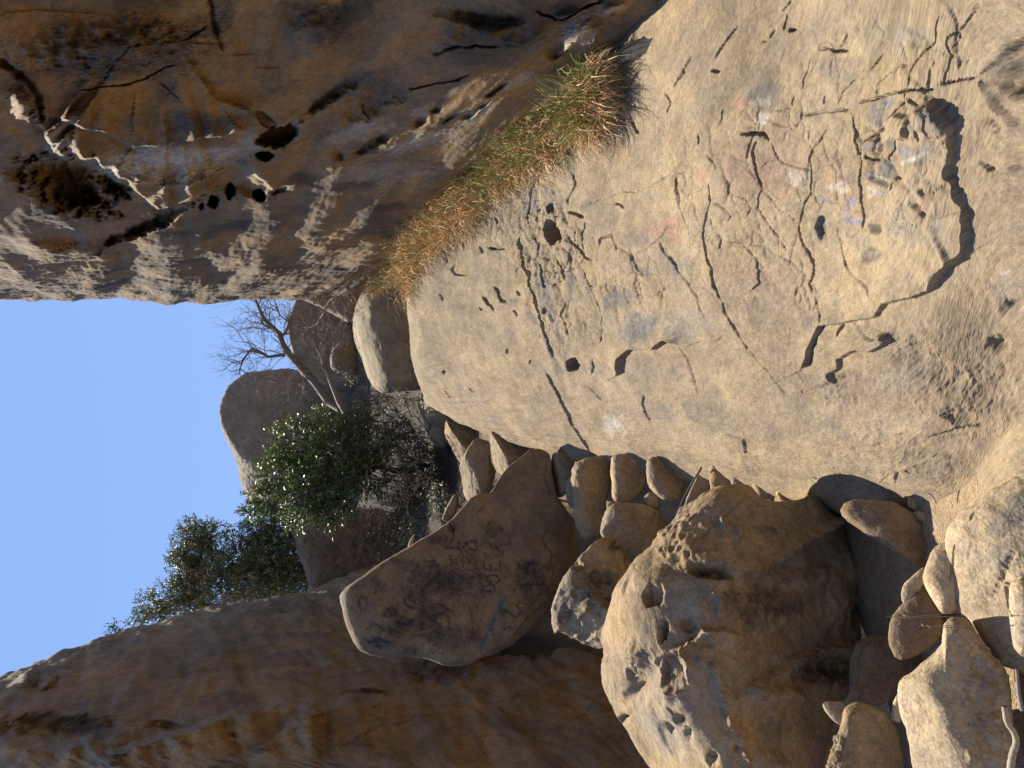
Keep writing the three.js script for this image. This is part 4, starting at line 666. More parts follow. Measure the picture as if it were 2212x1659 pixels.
  rock('boulder', 'biggest boulder, pitted and sunlit on top with a dark undercut front', {
    pts: pl('M', [1280, 1416, 1258, 1500, 1258, 1540, 1275, 1604, 1345, 1680, 1400, 1760, 1480, 1840, 1620, 1850, 1740, 1760, 1770, 1659, 1800, 1600, 1815, 1566, 1850, 1510, 1890, 1480, 1913, 1430, 1906, 1378, 1909, 1333, 1940, 1275, 1996, 1218, 1982, 1205, 1895, 1152, 1830, 1105, 1819, 1068, 1774, 1077, 1739, 1081, 1670, 1080, 1640, 1066, 1620, 1050, 1595, 1050, 1531, 1070, 1481, 1121, 1442, 1156, 1407, 1198, 1362, 1232, 1328, 1286, 1292, 1368]),
    c: [1560, 1400], d: 3.55, front: 0.62, back: 0.8, box: 0.72, n: 130, rough: 0.9, carve: s, pits: [7, 0.012],
    facets: [[0.25, -0.55, 0.80, 0.44, 0.15], [-0.2, 0.9, 0.4, 0.60, 0.2], [-0.5, 0.78, 0.38, 0.66, 0.25]],
    skin: skin(2, { ...WARM, a: [0.264, 0.205, 0.139], dark: 0.25 })
  });
}
// ---- the boulder with old writing
{
  const s = new Carve(), DKP = [0.036, 0.032, 0.030];
  const L = (w, a, arr) => s.stroke('H', w, DKP, Math.min(0.95, a * 1.3), arr);
  const ring = (x, y, a, b, w, al) => { const r = []; for (let i = 0; i <= 12; i++) r.push(x + a * Math.cos(i / 6 * Math.PI), y + b * Math.sin(i / 6 * Math.PI)); L(w, al, r); };
  ring(1012, 484, 42, 26, 2.0, 0.75); ring(990, 540, 40, 20, 1.8, 0.65); ring(205, 640, 24, 46, 2.2, 0.6); ring(495, 620, 30, 36, 2.2, 0.7);
  L(2, 0.7, [955, 385, 960, 430, 1000, 432, 1002, 395]); L(2, 0.7, [1002, 395, 1004, 432, 1060, 430, 1056, 380]); L(1.8, 0.6, [965, 320, 970, 345, 1040, 345, 1080, 310]); L(1.8, 0.6, [975, 250, 1010, 275, 1070, 270, 1120, 255, 1118, 225]); L(1.8, 0.6, [1010, 275, 1040, 300, 1070, 310]);
  L(2, 0.7, [720, 290, 800, 292, 850, 270]); L(2, 0.65, [850, 245, 830, 290, 855, 320]); L(2, 0.65, [850, 265, 890, 240, 915, 260, 910, 295, 870, 300]); L(2, 0.65, [800, 250, 790, 290, 820, 310]);
  L(2, 0.6, [750, 340, 752, 385, 790, 385]); L(1.8, 0.6, [752, 362, 785, 362]); L(1.8, 0.6, [750, 400, 750, 440]); L(2, 0.5, [820, 330, 870, 370, 840, 420, 900, 430]); L(1.8, 0.5, [880, 330, 905, 390, 900, 440]);
  L(2.6, 0.75, [735, 125, 765, 165, 768, 210]); L(2.2, 0.6, [640, 700, 640, 650, 700, 640, 720, 690, 660, 700, 650, 740]); L(2, 0.55, [735, 660, 738, 790]); L(2.2, 0.6, [560, 770, 590, 750, 600, 790, 560, 800]); L(2.6, 0.7, [245, 880, 300, 850, 380, 880]); L(2.2, 0.6, [230, 790, 290, 760, 330, 800]); L(2.2, 0.6, [640, 810, 690, 800, 690, 760]);
  L(1.8, 0.55, [1140, 640, 1190, 680, 1160, 720, 1120, 700]); L(1.8, 0.5, [1160, 640, 1220, 600, 1270, 620, 1230, 670]); L(1.6, 0.5, [1200, 630, 1240, 650]); L(1.6, 0.5, [1000, 780, 1020, 830]); L(1.6, 0.45, [860, 640, 890, 760, 880, 860]); L(1.6, 0.5, [1080, 760, 1080, 800, 1120, 780]); L(1.5, 0.45, [920, 640, 900, 740, 880, 850]);
  s.stroke('H', 3.4, [0.030, 0.112, 0.158], 0.85, [1085, 598, 1050, 660, 1010, 750, 975, 830, 940, 900]);
  const p = (...a) => s.patch('H', ...a), B = [0.040, 0.034, 0.033];
  p(660, 480, 170, 110, 10, B, 0.7, 0.9); p(820, 500, 160, 90, 0, B, 0.55, 1.0); p(400, 790, 130, 60, -30, B, 0.8, 0.8); p(300, 880, 90, 50, 10, B, 0.75, 0.8); p(620, 680, 110, 80, 0, B, 0.7, 0.9); p(620, 800, 130, 60, 0, B, 0.6, 0.9); p(1240, 480, 120, 110, 35, B, 0.8, 0.9); p(900, 360, 80, 70, 0, B, 0.35, 1.0); p(1040, 170, 90, 50, 0, B, 0.5, 1.0); p(700, 250, 100, 40, 10, B, 0.5, 1.0); p(300, 520, 60, 50, 0, B, 0.5, 1.0); p(520, 580, 70, 50, 30, B, 0.5, 1.0); p(380, 690, 60, 40, 0, B, 0.7, 0.9); p(760, 870, 150, 110, 0, [0.066, 0.056, 0.040], 0.6, 0.9); p(1080, 690, 30, 26, 0, B, 0.7, 0.7); p(500, 930, 50, 30, 0, B, 0.6, 0.9); p(900, 850, 50, 50, 0, [0.079, 0.046, 0.053], 0.6, 0.9); p(1330, 640, 130, 120, -40, B, 0.45, 0.8); p(450, 400, 60, 50, 0, B, 0.4, 1.0);
  p(820, 950, 120, 40, 0, [0.297, 0.198, 0.106], 0.6, 0.7); p(590, 808, 40, 8, -10, [0.330, 0.238, 0.066], 0.5, 0.6); p(80, 620, 34, 60, 0, [0.290, 0.251, 0.198], 0.7, 0.6);
  s.crack('H', 2, 0.025, [1360, 150, 1330, 240, 1390, 330, 1380, 400, 1410, 470]); s.crack('H', 1.8, 0.02, [960, 30, 900, 80]); s.crack('E', 2, 0.02, [1380, 1230, 1340, 1400, 1380, 1500]); s.bump('H', 760, 160, 24, 36, 0, -0.03, 4);
  s.lip('H', 0.05, 26, 1, [1400, 600, 1310, 640, 1200, 750, 1110, 880, 1000, 920, 930, 975]);
  s.lip('E', 0.03, 16, -1, [1060, 1420, 1070, 1350, 1150, 1290, 1290, 1210]);
  rock('boulder', 'leaning boulder with dark faded writing and a blue paint stroke', {
    pts: pl('M', [734, 1291, 742, 1276, 760, 1262, 817, 1222, 914, 1163, 973, 1125, 991, 1104, 1025, 1068, 1067, 1066, 1081, 1028, 1112, 997, 1155, 969, 1171, 968, 1192, 980, 1195, 1032, 1205, 1073, 1228, 1105, 1246, 1122, 1258, 1170, 1248, 1215, 1230, 1270, 1196, 1315, 1130, 1370, 1095, 1402, 1036, 1423, 1008, 1436, 963, 1436, 939, 1425, 887, 1417, 807, 1416, 772, 1396, 748, 1340]),
    d: 6.2, front: 0.42, back: 0.75, box: 0.6, n: 125, rough: 0.55, carve: s,
    facets: [[0.35, -0.12, 0.93, 0.22, 0.05], [0.1, -0.72, 0.68, 0.62, 0.2]], skin: skin(5, { ...WARM, a: [0.20, 0.145, 0.09], b: [0.255, 0.165, 0.083], dark: 0.3, dk: [0.066, 0.053, 0.046] })
  });
}
// ---- boulders between
{
  const s = new Carve();
  for (const [x, y, a, b] of [[1660, 480, 40, 50], [1730, 480, 36, 40], [1650, 690, 40, 40], [1560, 580, 60, 50], [1780, 280, 60, 30], [1540, 400, 40, 36], [1740, 650, 30, 60], [1870, 380, 40, 40], [1500, 760, 60, 90], [1590, 830, 60, 40]]) s.bump('H', x, y, a, b, -30, -0.035, 4);
  s.patch('H', 1690, 520, 160, 150, -40, [0.086, 0.076, 0.066], 0.65, 0.9); s.patch('H', 1450, 680, 60, 90, 0, [0.079, 0.066, 0.059], 0.6, 0.8); s.patch('H', 1800, 270, 80, 40, 20, [0.112, 0.099, 0.086], 0.5, 0.9);
  s.lip('H', 0.04, 18, 1, [1640, 630, 1600, 690, 1540, 750, 1500, 770]); s.lip('H', 0.03, 18, 1, [1500, 670, 1480, 740, 1440, 790, 1390, 840]);
  rock('boulder', 'pitted dark boulder with blackish stains leaning above the biggest boulder', {
    pts: pl('H', [1368, 800, 1380, 700, 1420, 540, 1480, 420, 1600, 290, 1720, 215, 1800, 190, 1900, 210, 1955, 300, 1910, 470, 1820, 640, 1740, 830, 1690, 960, 1600, 940, 1450, 880, 1370, 850]),
    d: 4.75, front: 0.7, back: 0.9, box: 0.62, n: 80, rough: 1.3, carve: s, facets: [[0.45, -0.35, 0.82, 0.42, 0.1], [-0.45, 0.45, 0.75, 0.5, 0.1], [0.5, -0.75, 0.4, 0.6, 0.15]], skin: skin(7, { dark: 0.4, dk: [0.099, 0.086, 0.073] })
  });
  rock('boulder', 'blocky tan boulder with a sunlit ridge, wedged behind the pitted dark one', {
    pts: pl('H', [1676, 210, 1690, 130, 1730, 40, 1780, 12, 1900, 5, 2040, 40, 2115, 110, 2085, 220, 1985, 330, 1900, 340, 1780, 280]),
    d: 5.15, front: 0.8, back: 0.8, box: 0.6, n: 60, rough: 1.2, facets: [[0.4, -0.5, 0.76, 0.40, 0.1], [-0.45, 0.2, 0.85, 0.5, 0.1]], skin: skin(9)
  });
}
// ---- heap of stones in the gully between slab and boulders: sheet, outline, distance, shape
const heap = [
  ['E', [690, 1110, 720, 1025, 770, 1035, 900, 1045, 990, 1085, 1010, 1150, 930, 1190, 860, 1260, 830, 1320, 790, 1348, 745, 1265, 700, 1150], 9.2, 'rounded stone at the far top of the heap, lit along its edge', 44, { facets: [[0.55, -0.2, 0.8, 0.45, 0.1], [-0.4, 0.8, 0.45, 0.35, 0.2]] }],
  ['E', [780, 1565, 788, 1350, 850, 1220, 900, 1145, 960, 1155, 1000, 1180, 1000, 1280, 1030, 1370, 1010, 1450, 970, 1510, 900, 1530, 840, 1560], 8.2, 'large smooth pale stone with a peaked top behind the written boulder', 54, { facets: [[0.5, 0.1, 0.85, 0.6, 0.1], [-0.25, 0.84, 0.46, 0.3, 0.15]] }],
  ['E', [980, 1280, 985, 1180, 1000, 1110, 1040, 1095, 1200, 1170, 1250, 1200, 1180, 1280, 1100, 1350, 1045, 1400, 990, 1330], 7.7, 'smooth bright stone nestled against the edge of the slab', 48, { facets: [[0.6, -0.3, 0.72, 0.5, 0.1], [-0.3, 0.82, 0.46, 0.3, 0.15]] }],
  ['E', [690, 1655, 715, 1590, 780, 1480, 800, 1520, 790, 1600, 740, 1670], 9.0, 'thin pale stone peeping over the sloping edge of the written boulder', 26, {}],
  ['E', [1372, 1400, 1382, 1250, 1400, 1235, 1480, 1232, 1525, 1262, 1515, 1330, 1500, 1430, 1450, 1510, 1400, 1515], 6.5, 'upright pale stone sunlit on its upper half beside the written boulder', 40, { facets: [[0.2, -0.3, 0.93, 0.55, 0.1], [-0.1, 0.87, 0.46, 0.4, 0.15]] }],
  ['E', [1462, 1450, 1490, 1370, 1515, 1380, 1520, 1500, 1540, 1600, 1475, 1570], 6.3, 'small shaded stone squeezed between two larger heap stones', 24, {}],
  ['M', [1236, 1040, 1238, 1004, 1268, 985, 1317, 982, 1320, 1011, 1312, 1083, 1304, 1150, 1262, 1174, 1245, 1145, 1240, 1083], 5.9, 'long dark tan stone, tallest of the heap, with a lit notch on top', 54, { facets: [[0.15, -0.35, 0.92, 0.45, 0.08], [0, -1, 0.1, 0.7, 0.2]] }],
  ['E', [1748, 1280, 1770, 1245, 1860, 1240, 1945, 1255, 1968, 1330, 1962, 1440, 1885, 1545, 1780, 1548, 1750, 1500], 5.5, 'barrel shaped stone half in shade beside the slab edge', 44, { facets: [[0.2, -0.3, 0.9, 0.5, 0.08]] }],
  ['E', [1960, 1330, 1985, 1262, 2080, 1262, 2150, 1318, 2208, 1420, 2195, 1515, 2110, 1555, 2040, 1500, 1980, 1440], 5.1, 'triangular stone with a bright hollow left side in the heap', 44, { facets: [[0.4, -0.4, 0.8, 0.42, 0.08]] }],
  ['E', [1718, 1560, 1745, 1528, 1800, 1545, 1805, 1585, 1760, 1600, 1725, 1590], 5.4, 'fist sized shaded stone above the blocky tan boulder', 20, {}],
  ['E', [1948, 1520, 1990, 1470, 2045, 1500, 2060, 1570, 2020, 1610, 1960, 1580], 5.3, 'small crumbly stone just over the blocky tan boulder', 24, { rough: 1.6 }],
  ['F', [90, 1600, 120, 1500, 200, 1335, 250, 1332, 262, 1450, 200, 1570, 150, 1640], 4.8, 'pale wedge stone crossed by a thin dark stick', 36, { facets: [[0.2, 0.2, 0.95, 0.45, 0.1]] }],
  ['F', [252, 1360, 270, 1325, 360, 1335, 402, 1360, 400, 1440, 330, 1500, 262, 1490], 4.55, 'flat topped bright stone close by the slab, with a straight shadow across it', 34, {}],
  ['F', [385, 1390, 430, 1335, 500, 1350, 535, 1400, 520, 1450, 430, 1470, 390, 1440], 4.4, 'rough speckled stone next to the slab edge', 32, { rough: 1.4 }],
  ['F', [520, 1400, 570, 1350, 680, 1370, 690, 1440, 660, 1530, 560, 1530, 530, 1470], 4.25, 'bright stone at the notch in the biggest boulder', 34, {}],
  ['F', [665, 1520, 680, 1420, 730, 1385, 840, 1400, 855, 1450, 850, 1530, 760, 1550], 4.1, 'squarish pale stone wedged between slab and biggest boulder', 34, { facets: [[0, 0.1, 1, 0.4, 0.1]] }],
  ['F', [848, 1440, 900, 1405, 980, 1420, 1000, 1470, 980, 1535, 860, 1535], 4.0, 'shaded brown stone in the narrow gap under the slab', 30, {}],
  ['F', [1040, 1460, 1100, 1435, 1200, 1440, 1300, 1460, 1290, 1490, 1210, 1540, 1150, 1530, 1090, 1510], 3.5, 'ragged crumbling clod of pale earth under the slab', 36, { rough: 2.2 }],
  ['F', [1485, 1540, 1500, 1500, 1560, 1500, 1612, 1545, 1600, 1590, 1530, 1600, 1490, 1580], 3.0, 'small sharp sided stone lying on the soil near the wedge rock', 28, { facets: [[0.2, -0.2, 0.95, 0.4, 0.05]] }],
  ['F', [1630, 1480, 1645, 1462, 1672, 1468, 1674, 1488, 1645, 1496], 2.85, 'pebble on the soil between slab and sunlit stones', 14, {}],
  ['F', [1520, 1600, 1560, 1590, 1640, 1620, 1690, 1660, 1640, 1690, 1560, 1660], 2.95, 'low shaded stone in the shadow behind the sunlit stones', 24, {}],
];
heap.forEach(([sh, o, d, label, n, x], i) => rock('stone', label, { pts: pl(sh, o), d, front: 0.75, back: 0.9, box: 0.66, n, rough: 1.5, skin: skin(40 + i * 3.7, i % 3 === 0 ? WARM : {}), ...x }, 'stone', 'stones heaped in the gully'));

// ---- wedge rock and stones at the foot
rock('wedge_rock', 'layered wedge of rock, coloured darker for the shade under the corner of the biggest boulder', {
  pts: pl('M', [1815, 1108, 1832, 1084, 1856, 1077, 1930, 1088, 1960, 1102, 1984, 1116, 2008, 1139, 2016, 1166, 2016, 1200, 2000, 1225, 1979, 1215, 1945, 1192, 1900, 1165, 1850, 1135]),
  d: 3.0, front: 0.5, back: 0.9, box: 0.65, n: 70, rough: 0.9, ledge: 0.012, facets: [[0.2, -0.1, 0.97, 0.3, 0.08]], skin: skin(11, { a: [0.19, 0.14, 0.09], b: [0.24, 0.16, 0.085] })  // skin darkened to stand for shade under the boulder corner
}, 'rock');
const footCarve = new Carve();
footCarve.crack('I', 2, 0.012, [1780, 260, 1760, 400, 1745, 520]).crack('I', 2.4, 0.014, [1960, 610, 2040, 560, 2090, 450, 2140, 340, 2212, 270]).crack('I', 2, 0.012, [1870, 120, 1900, 60, 1960, 20]).crack('I', 1.8, 0.01, [1850, 380, 1880, 300, 1900, 230]).crack('I', 2.4, 0.014, [2120, 480, 2110, 560, 2130, 700]);
footCarve.crumble('I', 2100, 420, 140, 110, -40, 0.014, 22).crumble('I', 1950, 1150, 140, 260, 0, 0.02, 24).crumble('I', 1980, 1500, 130, 200, 0, 0.02, 24).crumble('I', 1040, 1560, 50, 110, 10, 0.02, 24);
footCarve.patch('I', 2120, 100, 140, 110, -30, [0.20, 0.20, 0.185], 0.6, 0.7).patch('I', 2080, 330, 110, 60, -40, [0.19, 0.18, 0.16], 0.5, 0.8).patch('I', 1960, 1250, 110, 200, 0, [0.22, 0.18, 0.12], 0.5, 0.9).patch('F', 2160, 1560, 120, 80, -30, [0.21, 0.21, 0.19], 0.5, 0.8);
const foot = [
  ['sunlit_stone', 'large cracked pale stone at the lower right corner, fully sunlit', pl('M', [2041, 1152, 2076, 1104, 2121, 1070, 2156, 1042, 2212, 1004, 2300, 990, 2345, 1100, 2350, 1300, 2300, 1440, 2230, 1460, 2173, 1440, 2149, 1432, 2124, 1395, 2104, 1363, 2086, 1335, 2056, 1322, 2048, 1250, 2041, 1211]), 2.35, 70, { front: 0.55, facets: [[-0.1, 0.9, 0.42, 0.42, 0.25]]}],
  ['sunlit_stone', 'pale lobe of stone at the picture edge below the cracked one', pl('M', [2178, 1280, 2190, 1250, 2230, 1240, 2290, 1260, 2300, 1400, 2240, 1425, 2195, 1412, 2182, 1350]), 2.12, 50, { front: 0.6 }],
  ['sunlit_stone', 'narrow curved pale stone tucked beside the cracked sunlit one', pl('I', [1575, 490, 1600, 400, 1640, 300, 1700, 260, 1770, 250, 1810, 400, 1810, 660, 1760, 700, 1700, 700, 1640, 610]), 2.5, 46, { front: 0.8 }],
  ['sunlit_stone', 'broad rounded sunlit stone with a pitted side by the dead branch', pl('M', [1972, 1451, 2034, 1392, 2041, 1382, 2036, 1357, 2052, 1336, 2083, 1336, 2104, 1361, 2138, 1416, 2166, 1440, 2178, 1482, 2184, 1560, 2195, 1720, 2100, 1830, 1990, 1800, 1962, 1680, 1958, 1586, 1940, 1527, 1940, 1482, 1947, 1468]), 2.3, 80, { c: [2055, 1540], front: 0.62, facets: [[-0.15, 0.88, 0.45, 0.42, 0.15], [0.3, 0.1, 0.95, 0.42, 0.15]] }],
  ['sunlit_stone', 'thin bright sliver of stone behind the broad rounded one', pl('I', [1380, 1350, 1395, 1260, 1420, 1190, 1450, 1190, 1470, 1290, 1450, 1380, 1410, 1375]), 2.5, 22, {}],
  ['angular_stone', 'angular brown stone with a lit broken edge at the bottom', pl('M', [1822, 1531, 1833, 1522, 1857, 1517, 1895, 1531, 1920, 1548, 1932, 1562, 1945, 1600, 1960, 1720, 1930, 1790, 1800, 1780, 1775, 1720, 1788, 1652, 1802, 1604, 1816, 1566]), 2.5, 80, { front: 0.55, box: 0.55, facets: [[0.35, -0.15, 0.92, 0.3, 0.05], [-0.7, 0.3, 0.65, 0.55, 0.1]], skin: skin(77, WARM) }],
  ['flat_stone', 'flat tan stone half hidden behind the angular one', pl('I', [955, 1265, 980, 1245, 1080, 1245, 1110, 1280, 1100, 1400, 1040, 1380, 985, 1320]), 2.75, 34, { front: 0.4 }],
  ['added_dark_stone', 'added stone, coloured dark brown for the shade in the hollow under the biggest boulder', pl('M', [1835, 1395, 1900, 1365, 1965, 1395, 1960, 1470, 1915, 1525, 1835, 1515]), 2.95, 40, { front: 0.4, skin: skin(83, { a: [0.12, 0.085, 0.055], b: [0.16, 0.105, 0.06] }) }],  // added to cover a lit gap of soil; dark skin stands for shade
  ['flat_stone', 'shaded tilted slab of stone beside the curved pale stone', pl('I', [1445, 600, 1460, 520, 1500, 480, 1590, 400, 1610, 430, 1590, 520, 1520, 600, 1470, 650]), 2.75, 34, { front: 0.35 }],
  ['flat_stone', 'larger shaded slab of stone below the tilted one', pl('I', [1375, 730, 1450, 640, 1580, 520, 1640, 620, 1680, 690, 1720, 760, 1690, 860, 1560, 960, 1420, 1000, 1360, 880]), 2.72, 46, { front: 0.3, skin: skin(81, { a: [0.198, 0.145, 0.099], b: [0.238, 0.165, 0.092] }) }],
];
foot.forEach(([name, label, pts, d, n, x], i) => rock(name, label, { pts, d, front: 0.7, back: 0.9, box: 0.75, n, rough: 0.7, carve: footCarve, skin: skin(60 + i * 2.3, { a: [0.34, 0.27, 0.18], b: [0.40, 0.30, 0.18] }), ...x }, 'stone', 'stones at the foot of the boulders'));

// ---- rocks up the gully
const SHADE = { a: [0.198, 0.155, 0.112], b: [0.238, 0.172, 0.106] };  // rock skin darkened for far rocks whose fronts lie in shade
const far = [
  ['smooth_rock', 'smooth pale domed rock just behind the far end of the slab', pl('E', [20, 560, 40, 430, 120, 350, 220, 220, 350, 140, 450, 90, 560, 100, 640, 300, 660, 560, 680, 760, 650, 850, 500, 842, 380, 852, 280, 870, 200, 860, 130, 790, 80, 680]), 11, 60, { front: 0.7, box: 0.75, rough: 0.6, ledge: 0.012, facets: [[-0.25, 0.88, 0.4, 0.34, 0.3]], skin: skin(90, { a: [0.277, 0.228, 0.158], b: [0.304, 0.244, 0.152] }) }],
  ['smooth_rock', 'rounded pale rock dappled by twig shadows beside the brush', pl('E', [488, 930, 520, 862, 640, 835, 760, 900, 840, 1000, 830, 1080, 760, 1180, 700, 1215, 640, 1222, 560, 1140, 520, 1050]), 10.6, 56, { facets: [[-0.3, 0.86, 0.42, 0.2, 0.25]], skin: skin(92, { a: [0.277, 0.228, 0.158], b: [0.304, 0.244, 0.152] }) }],
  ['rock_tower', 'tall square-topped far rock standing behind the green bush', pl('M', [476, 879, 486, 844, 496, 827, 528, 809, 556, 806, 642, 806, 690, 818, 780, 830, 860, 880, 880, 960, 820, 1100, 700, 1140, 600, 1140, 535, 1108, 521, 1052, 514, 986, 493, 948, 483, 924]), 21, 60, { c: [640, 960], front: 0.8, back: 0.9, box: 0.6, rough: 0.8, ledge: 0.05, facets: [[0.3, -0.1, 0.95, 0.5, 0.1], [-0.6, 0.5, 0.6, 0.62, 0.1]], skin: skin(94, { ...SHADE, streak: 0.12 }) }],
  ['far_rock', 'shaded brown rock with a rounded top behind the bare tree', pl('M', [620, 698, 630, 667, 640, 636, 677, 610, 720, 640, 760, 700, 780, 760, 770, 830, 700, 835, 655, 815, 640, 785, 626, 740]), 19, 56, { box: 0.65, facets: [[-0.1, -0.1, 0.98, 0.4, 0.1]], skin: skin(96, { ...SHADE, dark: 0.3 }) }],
  ['far_rock', 'pale sloping rock at the foot of the overhanging cliff, under bare twigs', pl('M', [640, 640, 645, 615, 690, 590, 760, 570, 840, 590, 850, 650, 760, 700, 720, 680, 690, 664, 665, 652]), 15, 34, { skin: skin(97) }],
  ['far_rock', 'small pale rock half shaded beside the smooth domed rock', pl('D', [2050, 650, 2070, 590, 2130, 530, 2200, 560, 2212, 700, 2140, 740, 2060, 720]), 14, 30, { skin: skin(98, { a: [0.277, 0.228, 0.158], b: [0.304, 0.244, 0.152] }) }],
  ['outcrop', 'dark brown rock outcrop under the trees behind the written boulder', pl('M', [640, 1140, 700, 1110, 800, 1100, 880, 1120, 900, 1180, 880, 1240, 780, 1270, 680, 1280, 650, 1220]), 14.5, 60, { front: 0.5, box: 0.7, rough: 1.2, ledge: 0.04, skin: skin(99, { a: [0.165, 0.112, 0.079], b: [0.224, 0.145, 0.079] }) }],
];
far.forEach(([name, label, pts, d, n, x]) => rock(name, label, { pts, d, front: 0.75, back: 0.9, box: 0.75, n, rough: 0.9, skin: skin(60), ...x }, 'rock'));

// ================================================================ plants and wood
const leafMat = new THREE.MeshPhysicalMaterial({ vertexColors: true, roughness: 0.5, metalness: 0, side: THREE.DoubleSide, transmission: 0.45, thickness: 0 });
const dryMat = new THREE.MeshStandardMaterial({ vertexColors: true, roughness: 0.85, metalness: 0, side: THREE.DoubleSide });
const woodMat = new THREE.MeshStandardMaterial({ vertexColors: true, roughness: 0.95, metalness: 0 });
class Bag {
  constructor() { this.p = []; this.c = []; this.i = []; }
  get n() { return this.p.length / 3; }
  v(x, y, z, c) { this.p.push(x, y, z); this.c.push(c[0], c[1], c[2]); }
  // tapered tube along points
  tube(pts, r0, r1, c, sides = 4) {
    const b = this.n, up = new THREE.Vector3(0.31, 0.2, 0.93), t = new THREE.Vector3(), a = new THREE.Vector3(), d = new THREE.Vector3();
    for (let i = 0; i < pts.length; i++) {
      t.copy(pts[Math.min(pts.length - 1, i + 1)]).sub(pts[Math.max(0, i - 1)]).normalize(); a.crossVectors(t, up).normalize(); d.crossVectors(t, a);
      const r = r0 + (r1 - r0) * i / (pts.length - 1);
      for (let k = 0; k < sides; k++) { const w = k / sides * Math.PI * 2, q = 1 + 0.07 * Math.sin(i * 2.3 + k * 1.7), x = Math.cos(w) * r * q, y = Math.sin(w) * r * q; this.v(pts[i].x + a.x * x + d.x * y, pts[i].y + a.y * x + d.y * y, pts[i].z + a.z * x + d.z * y, c.map(e => e * (0.85 + 0.3 * ((i * 7 + k * 3) % 5) / 5))); }
    }
    for (let i = 0; i < pts.length - 1; i++) for (let k = 0; k < sides; k++) { const k1 = (k + 1) % sides, o = b + i * sides; this.i.push(o + k, o + k1, o + sides + k, o + k1, o + sides + k1, o + sides + k); }
    const e = this.n; this.v(pts[pts.length - 1].x, pts[pts.length - 1].y, pts[pts.length - 1].z, c); const o = b + (pts.length - 1) * sides; for (let k = 0; k < sides; k++) this.i.push(o + k, o + (k + 1) % sides, e);
  }
  // a pointed leaf with a fold along its rib
  leaf(p, dir, nrm, len, wid, c) {
    const s = new THREE.Vector3().crossVectors(dir, nrm).normalize(), b = this.n, f = 0.18 * wid;
    const q = (t, w, h) => this.v(p.x + dir.x * len * t + s.x * wid * w + nrm.x * (h - 0.25 * len * t * t), p.y + dir.y * len * t + s.y * wid * w + nrm.y * (h - 0.25 * len * t * t), p.z + dir.z * len * t + s.z * wid * w + nrm.z * (h - 0.25 * len * t * t), c);
    q(0, 0, 0); q(0.4, 0.5, f); q(0.45, 0, 0); q(0.4, -0.5, f); q(1, 0, 0);
    this.i.push(b, b + 1, b + 2, b, b + 2, b + 3, b + 2, b + 1, b + 4, b + 2, b + 4, b + 3);
  }
  blade(p, dir, len, wid, droop, c, r) {
    const b = this.n, s = new THREE.Vector3(r() - 0.5, (r() - 0.5) * 0.3, r() - 0.5).normalize(), q = p.clone(), d = dir.clone(), S = 5;
    for (let i = 0; i <= S; i++) {
      const w = wid * (1 - i / S) * 0.5 + 0.0004;
      this.v(q.x - s.x * w, q.y - s.y * w, q.z - s.z * w, c); this.v(q.x + s.x * w, q.y + s.y * w, q.z + s.z * w, c);
      d.y -= droop * (i + 0.5) / S; d.x += (r() - 0.5) * 0.35 * droop; d.z += (r() - 0.5) * 0.35 * droop; d.normalize(); q.addScaledVector(d, len / S);
      if (i < S) { const o = b + i * 2; this.i.push(o, o + 1, o + 2, o + 1, o + 3, o + 2); }
    }
  }
  geo(origin) {
    const g = new THREE.BufferGeometry(); g.setAttribute('position', new THREE.Float32BufferAttribute(this.p, 3)); g.setAttribute('color', new THREE.Float32BufferAttribute(this.c, 3)); g.setIndex(this.i); g.computeVertexNormals();
    if (origin) g.translate(-origin.x, -origin.y, -origin.z); return g;
  }
}
const rv = r => new THREE.Vector3(r() * 2 - 1, r() * 2 - 1, r() * 2 - 1);
function wander(a, b, n, amp, r) { const o = []; for (let i = 0; i <= n; i++) { const p = a.clone().lerp(b, i / n); if (i && i < n) p.add(rv(r).multiplyScalar(amp)); o.push(p); } return o; }
function plant(name, label, category, base, parts, group) {
  const g = new THREE.Group(); g.position.copy(base);
  for (const [n, bag, mat] of parts) if (bag.n) { const m = part(g, n, bag.geo(base), mat); if (n === 'flower_clusters' || n === 'crown' || n === 'twigs' || n === 'dead_leaves') m.userData.kind = 'stuff'; }
  return add(g, name, label, category, group);
}
